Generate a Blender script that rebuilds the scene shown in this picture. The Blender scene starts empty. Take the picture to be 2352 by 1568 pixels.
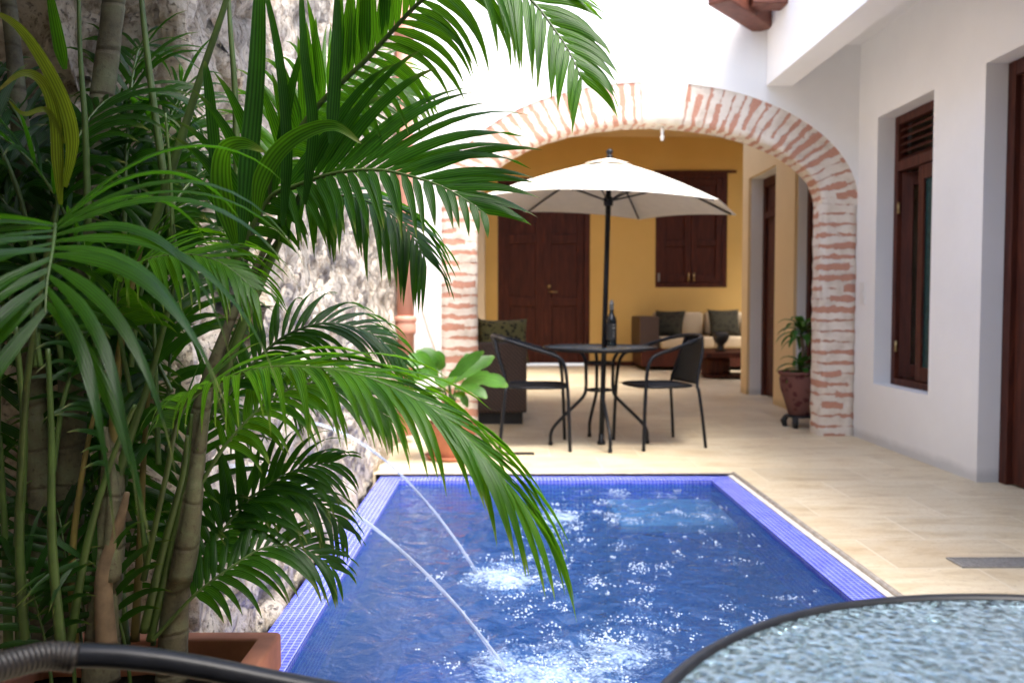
import bpy, bmesh, math, random
from math import radians as R, sin, cos, pi, sqrt
from mathutils import Vector as V, Matrix, Euler, noise
random.seed(7)
S = bpy.context.scene
COL = S.collection
# ------------------------------------------------------------------ camera
F = 1950.0
CAM = V((0, 0, 1.02))
ROT = Euler((pi/2 - math.atan(84/F), 0, -math.atan(16/F)), 'XYZ')
cam = bpy.data.cameras.new('camera'); co = bpy.data.objects.new('camera', cam); COL.objects.link(co)
co.location = CAM; co.rotation_euler = ROT
cam.sensor_width = 36; cam.lens = F/2352*36; cam.clip_end = 500; cam.clip_start = .02
cam.dof.use_dof = True; cam.dof.focus_distance = 1.55; cam.dof.aperture_fstop = 5.0
S.camera = co
RM = ROT.to_matrix()
def at(u, v, Y):
    """point at depth Y seen at photo position u, v (2352 x 1568 frame)"""
    d = RM @ V(((u-1176)/F, (784-v)/F, -1)); return CAM + d*(Y/d.y)
# ------------------------------------------------------------------ materials
def mat(name):
    class K: pass
    m = bpy.data.materials.new(name); m.use_nodes = True
    nt = m.node_tree; nt.nodes.clear(); out = nt.nodes.new('ShaderNodeOutputMaterial')
    SOCK = bpy.types.NodeSocket
    def N(t, ins=None, **kw):
        n = nt.nodes.new('ShaderNode'+t)
        for k, v in kw.items(): setattr(n, k, v)
        for k, v in (ins or {}).items():
            if isinstance(v, SOCK): nt.links.new(v, n.inputs[k])
            else:
                if isinstance(v, tuple) and len(v) == 3 and n.inputs[k].type == 'RGBA': v = v+(1,)
                n.inputs[k].default_value = v
        return n
    def ramp(src, *stops):
        r = nt.nodes.new('ShaderNodeValToRGB'); e = r.color_ramp.elements
        while len(e) < len(stops): e.new(.5)
        for i, (p, c) in enumerate(stops):
            e[i].position = p; e[i].color = c+(1,) if isinstance(c, tuple) else (c, c, c, 1)
        nt.links.new(src, r.inputs[0]); return r.outputs[0]
    def mix(f, a, b, bt='MIX'):
        n = nt.nodes.new('ShaderNodeMix'); n.data_type = 'RGBA'; n.blend_type = bt
        for i, x in ((0, f), (6, a), (7, b)):
            if isinstance(x, SOCK): nt.links.new(x, n.inputs[i])
            else: n.inputs[i].default_value = x+(1,) if isinstance(x, tuple) else x
        return n.outputs[2]
    def M(op, a, b=0.0):
        n = nt.nodes.new('ShaderNodeMath'); n.operation = op
        for i, x in enumerate((a, b)):
            if isinstance(x, SOCK): nt.links.new(x, n.inputs[i])
            else: n.inputs[i].default_value = x
        return n.outputs[0]
    def fin(s): nt.links.new(s.outputs[0] if hasattr(s, 'outputs') else s, out.inputs[0])
    k = K(); k.m, k.N, k.ramp, k.mix, k.M, k.fin, k.nt = m, N, ramp, mix, M, fin, nt
    k.obj = lambda: N('TexCoord').outputs['Object']
    k.uv = lambda: N('TexCoord').outputs['UV']
    def tex(scale, detail=4, rough=.55, vec=None, dist=0.0):
        return N('TexNoise', {'Vector': vec or k.obj(), 'Scale': scale, 'Detail': detail, 'Roughness': rough, 'Distortion': dist}).outputs[0]
    k.tex = tex
    def bsdf(col, rough=.6, bump=None, bs=.3, bd=.01, **ins):
        d = {'Base Color': col, 'Roughness': rough}; d.update({a.replace('_', ' '): b for a, b in ins.items()})
        if bump is not None: d['Normal'] = N('Bump', {'Height': bump, 'Strength': bs, 'Distance': bd}).outputs[0]
        return N('BsdfPrincipled', d)
    k.bsdf = bsdf
    return k
MT = {}
def plaster(name, c1, c2, rough=.85):
    k = mat(name); n = k.tex(1.3, 5); f = k.tex(60, 4)
    lump = k.tex(7, 3)
    dirt = k.ramp(k.tex(3.1, 7, .7), (.3, 1.0), (.75, 0.0))
    c = k.mix(k.ramp(n, (.3, 0.0), (.75, 1.0)), c1, c2)
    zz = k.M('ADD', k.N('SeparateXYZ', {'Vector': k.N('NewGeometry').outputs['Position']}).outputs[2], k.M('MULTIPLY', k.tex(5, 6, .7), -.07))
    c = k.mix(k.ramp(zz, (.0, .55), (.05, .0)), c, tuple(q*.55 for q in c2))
    c = k.mix(k.M('MULTIPLY', dirt, .10), c, tuple(q*.7 for q in c2))
    b = k.M('ADD', k.M('MULTIPLY', f, .25), lump)
    k.fin(k.bsdf(c, rough, b, .22, .012)); MT[name] = k.m
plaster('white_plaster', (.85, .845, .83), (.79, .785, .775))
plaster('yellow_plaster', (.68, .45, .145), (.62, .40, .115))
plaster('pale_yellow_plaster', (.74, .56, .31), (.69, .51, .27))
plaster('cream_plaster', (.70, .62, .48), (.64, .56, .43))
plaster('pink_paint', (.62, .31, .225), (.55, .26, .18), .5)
def wood():
    k = mat('dark_wood'); mp = k.N('Mapping', {'Vector': k.obj(), 'Scale': (14, 14, 1.2)}).outputs[0]
    n = k.tex(2.2, 6, .65, mp, .6)
    c = k.ramp(n, (.25, (.022, .006, .004)), (.55, (.072, .017, .009)), (.8, (.13, .034, .016)))
    k.fin(k.bsdf(c, k.ramp(n, (.3, .6), (.8, .48)), n, .25, .004, Specular_IOR_Level=.25)); MT['dark_wood'] = k.m
    k = mat('beam_wood'); mp = k.N('Mapping', {'Vector': k.obj(), 'Scale': (9, 9, 9)}).outputs[0]
    n = k.tex(2.2, 6, .65, mp, .6)
    c = k.ramp(n, (.25, (.07, .018, .010)), (.75, (.17, .05, .026)))
    k.fin(k.bsdf(c, .55, n, .3, .004)); MT['beam_wood'] = k.m
wood()
def travertine():
    k = mat('travertine'); o = k.obj()
    br = k.N('TexBrick', {'Vector': o, 'Color1': (1, 1, 1), 'Color2': (0, 0, 0), 'Mortar': (.5, .5, .5), 'Scale': 1.0, 'Mortar Size': .0042, 'Brick Width': .61, 'Row Height': .405, 'Mortar Smooth': .3}, offset=.5)
    mp = k.N('Mapping', {'Vector': o, 'Scale': (1.0, 3.2, 1)}).outputs[0]
    vein = k.tex(3.0, 8, .62, mp, 1.0); fine = k.tex(45, 5, .7)
    c = k.ramp(vein, (.28, (.49, .375, .22)), (.46, (.67, .555, .365)), (.62, (.74, .65, .47)), (.8, (.58, .47, .31)))
    tone = k.ramp(br.outputs['Color'], (0.0, .86), (1.0, 1.05))
    c = k.mix(1.0, c, tone, 'MULTIPLY')
    pit = k.ramp(k.tex(38, 3, .6, k.N('Mapping', {'Vector': o, 'Scale': (1, 2.4, 1)}).outputs[0]), (.59, 0.0), (.68, 1.0))
    c = k.mix(k.M('MULTIPLY', pit, .65), c, (.36, .26, .15))
    c = k.mix(k.ramp(fine, (.35, .25), (.7, 0.0)), c, (.50, .38, .24))
    stain = k.ramp(k.tex(.9, 4, .6), (.5, 0.0), (.78, .4))
    c = k.mix(stain, c, (.50, .33, .17))
    c = k.mix(br.outputs['Fac'], c, (.69, .605, .455))
    h = k.M('SUBTRACT', k.M('MULTIPLY', fine, .3), k.M('ADD', k.M('MULTIPLY', pit, .5), br.outputs['Fac']))
    k.fin(k.bsdf(c, k.ramp(vein, (.3, .38), (.8, .55)), h, .3, .004)); MT['travertine'] = k.m
travertine()
def mosaic(name, tile1, tile2, grout, size=.0215, rough=.18):
    k = mat(name); o = k.obj(); g = k.N('NewGeometry')
    br = None
    xyz = k.N('SeparateXYZ', {'Vector': o})
    nz = k.M('GREATER_THAN', k.M('ABSOLUTE', k.N('SeparateXYZ', {'Vector': g.outputs['Normal']}).outputs[2]), .6)
    ny = k.M('GREATER_THAN', k.M('ABSOLUTE', k.N('SeparateXYZ', {'Vector': g.outputs['Normal']}).outputs[1]), .6)
    # second axis: y on flat faces, z on upright ones; first axis: x, or y on faces looking along x
    a = k.M('ADD', k.M('MULTIPLY', xyz.outputs[0], k.M('MAXIMUM', nz, ny)), k.M('MULTIPLY', xyz.outputs[1], k.M('SUBTRACT', 1.0, k.M('MAXIMUM', nz, ny))))
    b = k.M('ADD', k.M('MULTIPLY', xyz.outputs[1], nz), k.M('MULTIPLY', xyz.outputs[2], k.M('SUBTRACT', 1.0, nz)))
    vec = k.N('CombineXYZ', {'X': a, 'Y': b}).outputs[0]
    br = k.N('TexBrick', {'Vector': vec, 'Color1': tile1, 'Color2': tile2, 'Mortar': grout, 'Scale': 1.0, 'Mortar Size': size*.055, 'Brick Width': size, 'Row Height': size, 'Mortar Smooth': .1, 'Bias': 0.0}, offset=0.0)
    blot = k.ramp(k.tex(9, 4), (.3, .8), (.75, 1.1))
    c = k.mix(1.0, br.outputs['Color'], blot, 'MULTIPLY')
    k.fin(k.bsdf(c, k.M('ADD', rough, k.M('MULTIPLY', br.outputs['Fac'], .5)), k.M('SUBTRACT', 1.0, br.outputs['Fac']), .4, .001, Specular_IOR_Level=.22)); MT[name] = k.m
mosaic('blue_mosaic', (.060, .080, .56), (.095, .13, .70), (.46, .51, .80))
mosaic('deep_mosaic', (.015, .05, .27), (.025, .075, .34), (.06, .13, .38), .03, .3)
mosaic('pale_mosaic', (.40, .62, .62), (.46, .68, .66), (.6, .75, .75), .03, .3)
def stone():
    k = mat('coral_stone'); o = k.obj()
    w = k.N('TexNoise', {'Vector': o, 'Scale': 5.0, 'Detail': 3.0}).outputs['Color']
    wv = k.N('VectorMath', {0: o, 1: k.N('VectorMath', {0: w, 'Scale': .12}, operation='SCALE').outputs[0]}, operation='ADD').outputs[0]
    vo = k.N('TexVoronoi', {'Vector': wv, 'Scale': 6.5}, feature='DISTANCE_TO_EDGE').outputs['Distance']
    vc = k.N('TexVoronoi', {'Vector': wv, 'Scale': 6.5}).outputs['Color']
    n1 = k.tex(3.2, 6, .65); n2 = k.tex(15, 7, .68, None, .5); n3 = k.tex(75, 5, .7)
    c = k.ramp(n2, (.30, (.17, .12, .075)), (.40, (.42, .34, .255)), (.51, (.66, .59, .49)), (.75, (.76, .70, .61)))
    tone = k.ramp(k.N('SeparateColor', {'Color': vc}).outputs[0], (0.0, .60), (.5, 1.0), (1.0, 1.08))
    c = k.mix(1.0, c, tone, 'MULTIPLY')
    c = k.mix(k.ramp(vo, (.0, .35), (.06, 0.0)), c, (.40, .34, .27))
    gry = k.ramp(k.tex(8.5, 5, .6), (.56, 0.0), (.66, .65))
    c = k.mix(gry, c, (.36, .275, .18))
    pores = k.ramp(n3, (.34, 1.0), (.44, 0.0)); hole = k.ramp(k.tex(17, 4, .55), (.27, 1.0), (.35, 0.0))
    c = k.mix(k.M('MULTIPLY', pores, .6), c, (.11, .085, .06)); c = k.mix(hole, c, (.05, .04, .03))
    damp = k.ramp(k.M('ADD', k.N('SeparateXYZ', {'Vector': o}).outputs[2], k.M('MULTIPLY', n1, .5)), (.12, .4), (.55, 0.0))
    c = k.mix(damp, c, (.30, .26, .19))
    h = k.M('SUBTRACT', k.M('ADD', k.M('MULTIPLY', n2, .8), k.M('MULTIPLY', k.ramp(vo, (0.0, 0.0), (.12, 1.0)), .5)), k.M('ADD', k.M('MULTIPLY', pores, .35), hole))
    k.fin(k.bsdf(c, .92, h, .9, .02)); MT['coral_stone'] = k.m
stone()
def brick():
    k = mat('whitewashed_brick'); uv = k.uv()
    nz = k.N('TexNoise', {'Vector': uv, 'Scale': 9.0, 'Detail': 4.0}).outputs[0]
    s = k.N('SeparateXYZ', {'Vector': uv})
    per = .0815
    uu = k.M('ADD', s.outputs[0], k.M('MULTIPLY', k.M('SUBTRACT', nz, .5), .032))
    row = k.M('FLOOR', k.M('DIVIDE', uu, per))
    fr = k.M('ABSOLUTE', k.M('SUBTRACT', k.M('FRACT', k.M('DIVIDE', uu, per)), .5))
    cell = k.N('TexWhiteNoise', {'Vector': k.N('CombineXYZ', {'X': row, 'Y': k.M('FLOOR', k.M('ADD', k.M('DIVIDE', s.outputs[1], .17), k.M('MULTIPLY', row, .37)))}).outputs[0]}).outputs[0]
    mp = k.N('Mapping', {'Vector': uv, 'Scale': (30, 11, 1)}).outputs[0]
    wear = k.tex(1.0, 6, .68, mp, .5)
    half = k.M('ADD', .235, k.M('MULTIPLY', k.M('SUBTRACT', wear, .52), .80))
    half = k.M('ADD', half, k.M('MULTIPLY', k.M('SUBTRACT', cell, .58), .34))
    mask = k.ramp(k.M('SUBTRACT', half, fr), (.0, 0.0), (.05, 1.0))
    fine = k.tex(90, 4, .7, uv); blot = k.tex(7, 5, .6, uv)
    wash = k.ramp(blot, (.25, (.52, .43, .34)), (.5, (.70, .62, .53)), (.75, (.77, .71, .63)))
    red = k.ramp(fine, (.3, (.42, .19, .125)), (.7, (.58, .31, .22)))
    c = k.mix(mask, wash, red)
    h = k.M('ADD', k.M('MULTIPLY', fine, .25), k.M('SUBTRACT', k.M('MULTIPLY', blot, .6), k.M('MULTIPLY', mask, .35)))
    k.fin(k.bsdf(c, .9, h, .7, .015)); MT['whitewashed_brick'] = k.m
    k = mat('pale_limestone'); n = k.tex(8, 7, .65); f = k.tex(60, 4)
    k.fin(k.bsdf(k.ramp(n, (.3, (.60, .53, .42)), (.7, (.76, .71, .62))), .9, f, .5, .006)); MT['pale_limestone'] = k.m
brick()
def simple(name, col, rough=.5, var=.25, scale=20, bs=.15, **kw):
    k = mat(name); n = k.tex(scale, 5)
    a = tuple(c*(1-var) for c in col); b = tuple(min(1, c*(1+var)) for c in col)
    k.fin(k.bsdf(k.ramp(n, (.3, a), (.7, b)), rough, n, bs, .003, **kw)); MT[name] = k.m
simple('black_metal', (.010, .011, .014), .36, .25, 40, .05, Specular_IOR_Level=.2)
simple('grey_metal', (.30, .29, .27), .45, .2, 60, .1, Metallic=.3)
simple('drain_dark', (.07, .065, .06), .8)
simple('brass', (.45, .33, .15), .3, .2, 60, .05, Metallic=.9)
simple('terracotta', (.42, .16, .085), .75, .25, 9, .2)
simple('soil', (.035, .024, .016), .95, .5, 30, .8)
simple('canvas', (.80, .75, .65), .85, .04, 14, .1)
simple('white_plastic', (.75, .74, .70), .4, .05)
simple('black_plastic', (.015, .015, .016), .5)
simple('concrete', (.34, .30, .25), .9, .3, 25, .4)
simple('grout', (.62, .58, .50), .9, .2, 30, .4)
simple('earth', (.40, .36, .30), .95, .25, 2, .3)
simple('beige_cloth', (.52, .41, .27), .9, .07, 120, .15)
def cane():
    k = mat('trunk'); o = k.obj()
    z = k.N('SeparateXYZ', {'Vector': o}).outputs[2]
    rg = k.M('ABSOLUTE', k.M('SUBTRACT', k.M('FRACT', k.M('ADD', k.M('MULTIPLY', z, 11.0), k.M('MULTIPLY', k.tex(3, 3), 1.2))), .5))
    ringm = k.ramp(rg, (.0, 1.0), (.07, 0.0))
    b1 = k.tex(14, 7, .7); b2 = k.tex(70, 4, .7)
    c = k.ramp(b1, (.30, (.035, .030, .018)), (.48, (.105, .095, .055)), (.62, (.13, .14, .075)), (.78, (.20, .18, .13)))
    c = k.mix(k.ramp(b2, (.58, 0.0), (.66, .7)), c, (.05, .035, .02))
    c = k.mix(k.M('MULTIPLY', ringm, .7), c, (.055, .04, .022))
    k.fin(k.bsdf(c, .8, k.M('SUBTRACT', b2, ringm), .6, .003)); MT['trunk'] = k.m
cane()
simple('petiole', (.050, .090, .016), .5, .35, 16, .1)
simple('old_petiole', (.13, .10, .022), .6, .35, 16, .1)
simple('dry_sheath', (.14, .095, .055), .85, .5, 18, .5)
simple('dark_room', (.20, .17, .14), .9, .1)
simple('bottle_glass', (.006, .009, .012), .08, .2)
simple('bottle_label', (.55, .52, .45), .6, .1)
simple('dracaena_cane', (.16, .12, .08), .85, .3, 30, .5)
def pattern_cloth(name, a, b, scale):
    k = mat(name); n = k.N('TexVoronoi', {'Vector': k.obj(), 'Scale': scale}).outputs['Distance']
    f = k.tex(scale*1.3, 4, .6, None, 1.2)
    k.fin(k.bsdf(k.mix(k.ramp(k.M('MULTIPLY', n, f), (.14, 0.0), (.24, 1.0)), a, b), .9, k.tex(150, 2), .2, .002)); MT[name] = k.m
pattern_cloth('leaf_print', (.012, .012, .008), (.16, .15, .055), 26)
pattern_cloth('gold_print', (.10, .065, .02), (.22, .15, .04), 22)
pattern_cloth('dark_print', (.010, .008, .004), (.034, .030, .015), 18)
pattern_cloth('glazed_red', (.085, .016, .014), (.16, .065, .052), 17)
def wicker(name, dark, light, scale):
    k = mat(name); mp = k.N('Mapping', {'Vector': k.obj(), 'Scale': (1, 1, 1)}).outputs[0]
    w1 = k.N('TexWave', {'Vector': mp, 'Scale': scale, 'Distortion': .6, 'Detail': 1.0}, bands_direction='Z').outputs['Fac']
    w2 = k.N('TexWave', {'Vector': mp, 'Scale': scale*.7, 'Distortion': .4}, bands_direction='DIAGONAL').outputs['Fac']
    h = k.M('MULTIPLY', w1, w2)
    k.fin(k.bsdf(k.mix(h, dark, light), .55, h, .8, .004)); MT[name] = k.m
wicker('brown_wicker', (.022, .012, .008), (.17, .085, .05), 26)
wicker('black_wicker', (.010, .010, .010), (.07, .065, .06), 60)
def weave_grip():
    k = mat('grip_wrap'); w = k.N('TexWave', {'Vector': k.uv(), 'Scale': 1.0, 'Distortion': .2}, bands_direction='X').outputs['Fac']
    k.fin(k.bsdf(k.mix(w, (.006, .005, .005), (.026, .021, .018)), .5, w, .6, .0015)); MT['grip_wrap'] = k.m
weave_grip()
def leaf(name, dif, tra, tip, rough=.40, tf=.5, stripe=.55):
    k = mat(name); s = k.N('SeparateXYZ', {'Vector': k.uv()})
    w = k.M('ABSOLUTE', k.M('SUBTRACT', k.M('FRACT', k.M('MULTIPLY', s.outputs[0], 5.0)), .5))
    st = k.ramp(w, (.05, 1.0-stripe), (.45, 1.0))
    n = k.ramp(k.tex(6, 4), (.3, .65), (.75, 1.3))
    v = k.M('MULTIPLY', st, n)
    tipf = k.ramp(k.M('ADD', s.outputs[1], k.M('MULTIPLY', k.tex(30, 3), .12)), (.86, 0.0), (1.03, .85))
    d = k.mix(tipf, k.mix(1.0, dif, v, 'MULTIPLY'), tip)
    t = k.mix(1.0, tra, v, 'MULTIPLY')
    b = k.N('Bump', {'Height': st, 'Strength': .25, 'Distance': .002}).outputs[0]
    p = k.N('BsdfPrincipled', {'Base Color': d, 'Roughness': rough, 'Normal': b, 'Specular IOR Level': .32})
    tr = k.N('BsdfTranslucent', {'Color': t})
    k.fin(k.N('MixShader', {0: tf, 1: p.outputs[0], 2: tr.outputs[0]})); MT[name] = k.m
leaf('palm_leaf', (.020, .078, .011), (.085, .30, .006), (.20, .21, .06))
leaf('young_palm_leaf', (.040, .135, .010), (.18, .50, .008), (.22, .25, .06))
leaf('yellow_palm_leaf', (.20, .26, .02), (.40, .50, .02), (.28, .20, .06), .45)
leaf('broad_leaf', (.045, .15, .018), (.14, .34, .015), (.10, .2, .03), .35, .4, .2)
leaf('dracaena_leaf', (.045, .15, .03), (.12, .30, .02), (.1, .14, .03), .35, .35, .2)
def water():
    k = mat('pool_water'); o = k.obj()
    rip = k.tex(7, 3, .5, None, .8); fine = k.tex(30, 3, .55, None, .6)
    bump = k.N('Bump', {'Height': k.M('ADD', rip, k.M('MULTIPLY', fine, .22)), 'Strength': .8, 'Distance': .03}).outputs[0]
    gl = k.N('BsdfGlossy', {'Color': (.95, .97, 1.0), 'Roughness': .03, 'Normal': bump})
    tr = k.N('BsdfTransparent', {'Color': (.42, .62, .86)})
    df = k.N('BsdfDiffuse', {'Color': (.021, .086, .25), 'Normal': bump})
    body = k.N('MixShader', {0: .45, 1: tr.outputs[0], 2: df.outputs[0]})
    fr = k.N('Fresnel', {'IOR': 1.33, 'Normal': bump}).outputs[0]
    w = k.N('MixShader', {0: fr, 1: body.outputs[0], 2: gl.outputs[0]})
    at_ = k.N('Attribute', attribute_name='foam').outputs['Fac']
    vor = k.N('TexVoronoi', {'Vector': o, 'Scale': 85.0}).outputs['Distance']
    nz = k.tex(14, 6, .7, None, 1.0)
    mk = k.ramp(k.M('SUBTRACT', k.M('ADD', k.M('MULTIPLY', at_, .62), k.M('MULTIPLY', nz, .9)), k.M('MULTIPLY', vor, .25)), (.66, 0.0), (1.0, .7))
    fo = k.bsdf((.42, .56, .78), .35, vor, .5, .004)
    k.fin(k.N('MixShader', {0: mk, 1: w.outputs[0], 2: fo.outputs[0]})); MT['pool_water'] = k.m
    k = mat('foam_bubble')
    p = k.bsdf((.66, .76, .90), .12)
    k.fin(k.N('MixShader', {0: .55, 1: k.N('BsdfTransparent', {'Color': (.85, .92, 1)}).outputs[0], 2: p.outputs[0]})); MT['foam_bubble'] = k.m
    k = mat('jet_water'); mp = k.N('Mapping', {'Vector': k.uv(), 'Scale': (3, 14, 1)}).outputs[0]
    n = k.tex(4, 4, .6, mp)
    b = k.N('Bump', {'Height': n, 'Strength': .8, 'Distance': .006}).outputs[0]
    fr = k.N('Fresnel', {'IOR': 1.33, 'Normal': b}).outputs[0]
    g = k.N('MixShader', {0: k.M('MAXIMUM', fr, k.ramp(n, (.45, .03), (.75, .38))), 1: k.N('BsdfTransparent', {'Color': (.93, .96, 1)}).outputs[0], 2: k.bsdf((.86, .90, .97), .1).outputs[0]})
    k.fin(g); MT['jet_water'] = k.m
water()
def glass():
    k = mat('pebbled_glass'); o = k.obj()
    v = k.N('TexVoronoi', {'Vector': o, 'Scale': 130.0, 'Randomness': 1.0}, feature='SMOOTH_F1').outputs['Distance']
    n = k.tex(120, 3, .5, None, .6); h = k.M('ADD', v, k.M('MULTIPLY', n, .7))
    b = k.N('Bump', {'Height': h, 'Strength': .8, 'Distance': .006}).outputs[0]
    gl = k.N('BsdfGlossy', {'Color': (.95, 1, .99), 'Roughness': .05, 'Normal': b})
    tr = k.N('BsdfTransparent', {'Color': (.72, .84, .92)})
    rf = k.N('BsdfRefraction', {'Color': (.72, .80, .80), 'Roughness': .05, 'IOR': 1.2, 'Normal': b})
    body = k.N('MixShader', {0: .15, 1: tr.outputs[0], 2: rf.outputs[0]})
    fr = k.N('Fresnel', {'IOR': 1.45, 'Normal': b}).outputs[0]
    tl = k.N('MixShader', {0: .5, 1: k.N('BsdfTranslucent', {'Color': (.62, .80, .95), 'Normal': b}).outputs[0], 2: k.N('BsdfDiffuse', {'Color': (.60, .78, .93), 'Normal': b}).outputs[0]})
    painted_glint = k.ramp(h, (.60, .01), (.88, .36))  # sky glints painted in as pale blue on the raised pebbling
    body = k.N('MixShader', {0: painted_glint, 1: body.outputs[0], 2: tl.outputs[0]})
    k.fin(k.N('MixShader', {0: fr, 1: body.outputs[0], 2: gl.outputs[0]})); MT['pebbled_glass'] = k.m
    k = mat('teal_glass')
    k.fin(k.N('MixShader', {0: .35, 1: k.N('BsdfTransparent', {'Color': (.25, .42, .42)}).outputs[0], 2: k.bsdf((.04, .12, .12), .06).outputs[0]})); MT['teal_glass'] = k.m
glass()
# ------------------------------------------------------------------ mesh helpers
MATX = {}
def thing(name, label, cat, loc=(0, 0, 0), rz=0, group=None):
    o = bpy.data.objects.new(name, None); COL.objects.link(o)
    o.empty_display_size = .1; o.location = loc; o.rotation_euler = (0, 0, rz)
    o['label'] = label; o['category'] = cat
    if group: o['group'] = group
    MATX[o.name] = (Matrix.Translation(V(loc)) @ Matrix.Rotation(rz, 4, 'Z')).inverted()
    return o
def obj(name, bm, m, parent=None, smooth=True, label=None, inv=None):
    """links bm (world coordinates) as one mesh object under parent"""
    me = bpy.data.meshes.new(name)
    if parent is not None:
        inv = MATX[parent.name]
        bm.transform(inv)
    bmesh.ops.recalc_face_normals(bm, faces=bm.faces) if getattr(bm, 'faces', None) and not NOFLIP[0] else None
    bm.to_mesh(me); bm.free()
    me.materials.append(MT[m])
    if smooth:
        for p in me.polygons: p.use_smooth = True
    o = bpy.data.objects.new(name, me); COL.objects.link(o)
    if parent is not None:
        o.parent = parent; MATX[o.name] = inv
    if smooth == 'auto': 
        me.set_sharp_from_angle(angle=R(35))
    if label: o['label'] = label
    return o
NOFLIP = [False]
def tag(o, label, cat, group=None, kind=None):
    if label: o['label'] = label
    if cat: o['category'] = cat
    if group: o['group'] = group
    if kind: o['kind'] = kind
    return o
def struct(o): o['kind'] = 'structure'; return o
def B(): return bmesh.new()
def box(bm, x0, x1, y0, y1, z0, z1, bev=0):
    r = bmesh.ops.create_cube(bm, size=1)
    vs = r['verts']
    for v in vs: v.co = V(((x0+x1)/2+v.co.x*(x1-x0), (y0+y1)/2+v.co.y*(y1-y0), (z0+z1)/2+v.co.z*(z1-z0)))
    if bev:
        es = list({e for v in vs for e in v.link_edges})
        bmesh.ops.bevel(bm, geom=es, offset=bev, segments=2, profile=.6, affect='EDGES')
    return vs
def boxes(*bs, bev=0):
    bm = B()
    for b in bs: box(bm, *b, bev=bev)
    return bm
def crom(pts, n=6, closed=False):
    pts = [V(p) for p in pts]; out = []; L = len(pts)
    rng = range(L if closed else L-1)
    for i in rng:
        if closed: p = [pts[(i+k-1) % L] for k in range(4)]
        else: p = [pts[max(i-1, 0)], pts[i], pts[i+1], pts[min(i+2, L-1)]]
        for j in range(n):
            t = j/n
            out.append(.5*((2*p[1]) + (p[2]-p[0])*t + (2*p[0]-5*p[1]+4*p[2]-p[3])*t*t + (3*p[1]-p[0]-3*p[2]+p[3])*t**3))
    if not closed: out.append(pts[-1])
    return out
def tube(bm, pts, r, seg=10, closed=False, sm=0, cap=True, uvl=None):
    if sm: 
        pts2 = crom(pts, sm, closed)
        if not isinstance(r, (int, float)):
            r = [r[min(int(i/sm), len(r)-1)]*(1-(i % sm)/sm) + r[min(int(i/sm)+1, len(r)-1)]*((i % sm)/sm) for i in range(len(pts2))]
        pts = pts2
    pts = [V(p) for p in pts]; n = len(pts)
    rr = [r]*n if isinstance(r, (int, float)) else r
    rings = []; ref = None
    for i, p in enumerate(pts):
        if closed: t = (pts[(i+1) % n]-pts[i-1]).normalized()
        else: t = (pts[min(i+1, n-1)]-pts[max(i-1, 0)]).normalized()
        if ref is None: ref = t.orthogonal().normalized()
        ref = (ref - t*ref.dot(t)).normalized(); b = t.cross(ref)
        rings.append([bm.verts.new(p + (ref*cos(2*pi*k/seg)+b*sin(2*pi*k/seg))*rr[i]) for k in range(seg)])
    ln = 0
    for i in range(n if closed else n-1):
        a, c = rings[i], rings[(i+1) % n]; l2 = ln+(pts[(i+1) % n]-pts[i]).length
        for k in range(seg):
            f = bm.faces.new((a[k], a[(k+1) % seg], c[(k+1) % seg], c[k]))
            if uvl is not None:
                for lp, (x, y) in zip(f.loops, ((ln, k/seg), (ln, (k+1)/seg), (l2, (k+1)/seg), (l2, k/seg))): lp[uvl].uv = (x, y)
        ln = l2
    if cap and not closed:
        bm.faces.new(rings[0][::-1]); bm.faces.new(rings[-1])
def lathe(bm, prof, c=(0, 0, 0), seg=32, cap=True):
    c = V(c); rings = []
    for r, z in prof: rings.append([bm.verts.new(c+V((r*cos(2*pi*k/seg), r*sin(2*pi*k/seg), z))) for k in range(seg)])
    for a, b in zip(rings, rings[1:]):
        for k in range(seg): bm.faces.new((a[k], a[(k+1) % seg], b[(k+1) % seg], b[k]))
    if cap: bm.faces.new(rings[0][::-1]); bm.faces.new(rings[-1])
def one(fn, *a, **k):
    bm = B(); fn(bm, *a, **k); return bm
def pillow(bm, c, w, h, t, rot):
    """a plump square cushion, w x h, thickness t"""
    n = 12; M_ = Matrix.Translation(V(c)) @ rot.to_matrix().to_4x4(); gr = {}
    for s in (1, -1):
        for i in range(n+1):
            for j in range(n+1):
                x, y = i/n*2-1, j/n*2-1; ed = (1-x*x)*(1-y*y)
                z = s*t*.5*ed**.45
                if ed < 1e-6 and s < 0: continue
                px = x*(1-.09*(1-y*y)); py = y*(1-.09*(1-x*x))
                gr[(s, i, j)] = bm.verts.new(M_ @ V((px*w/2, py*h/2, z)))
    g = lambda s, i, j: gr.get((s, i, j)) or gr[(1, i, j)]
    for s in (1, -1):
        for i in range(n):
            for j in range(n):
                q = [g(s, i, j), g(s, i+1, j), g(s, i+1, j+1), g(s, i, j+1)]
                bm.faces.new(q if s > 0 else q[::-1])
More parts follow.
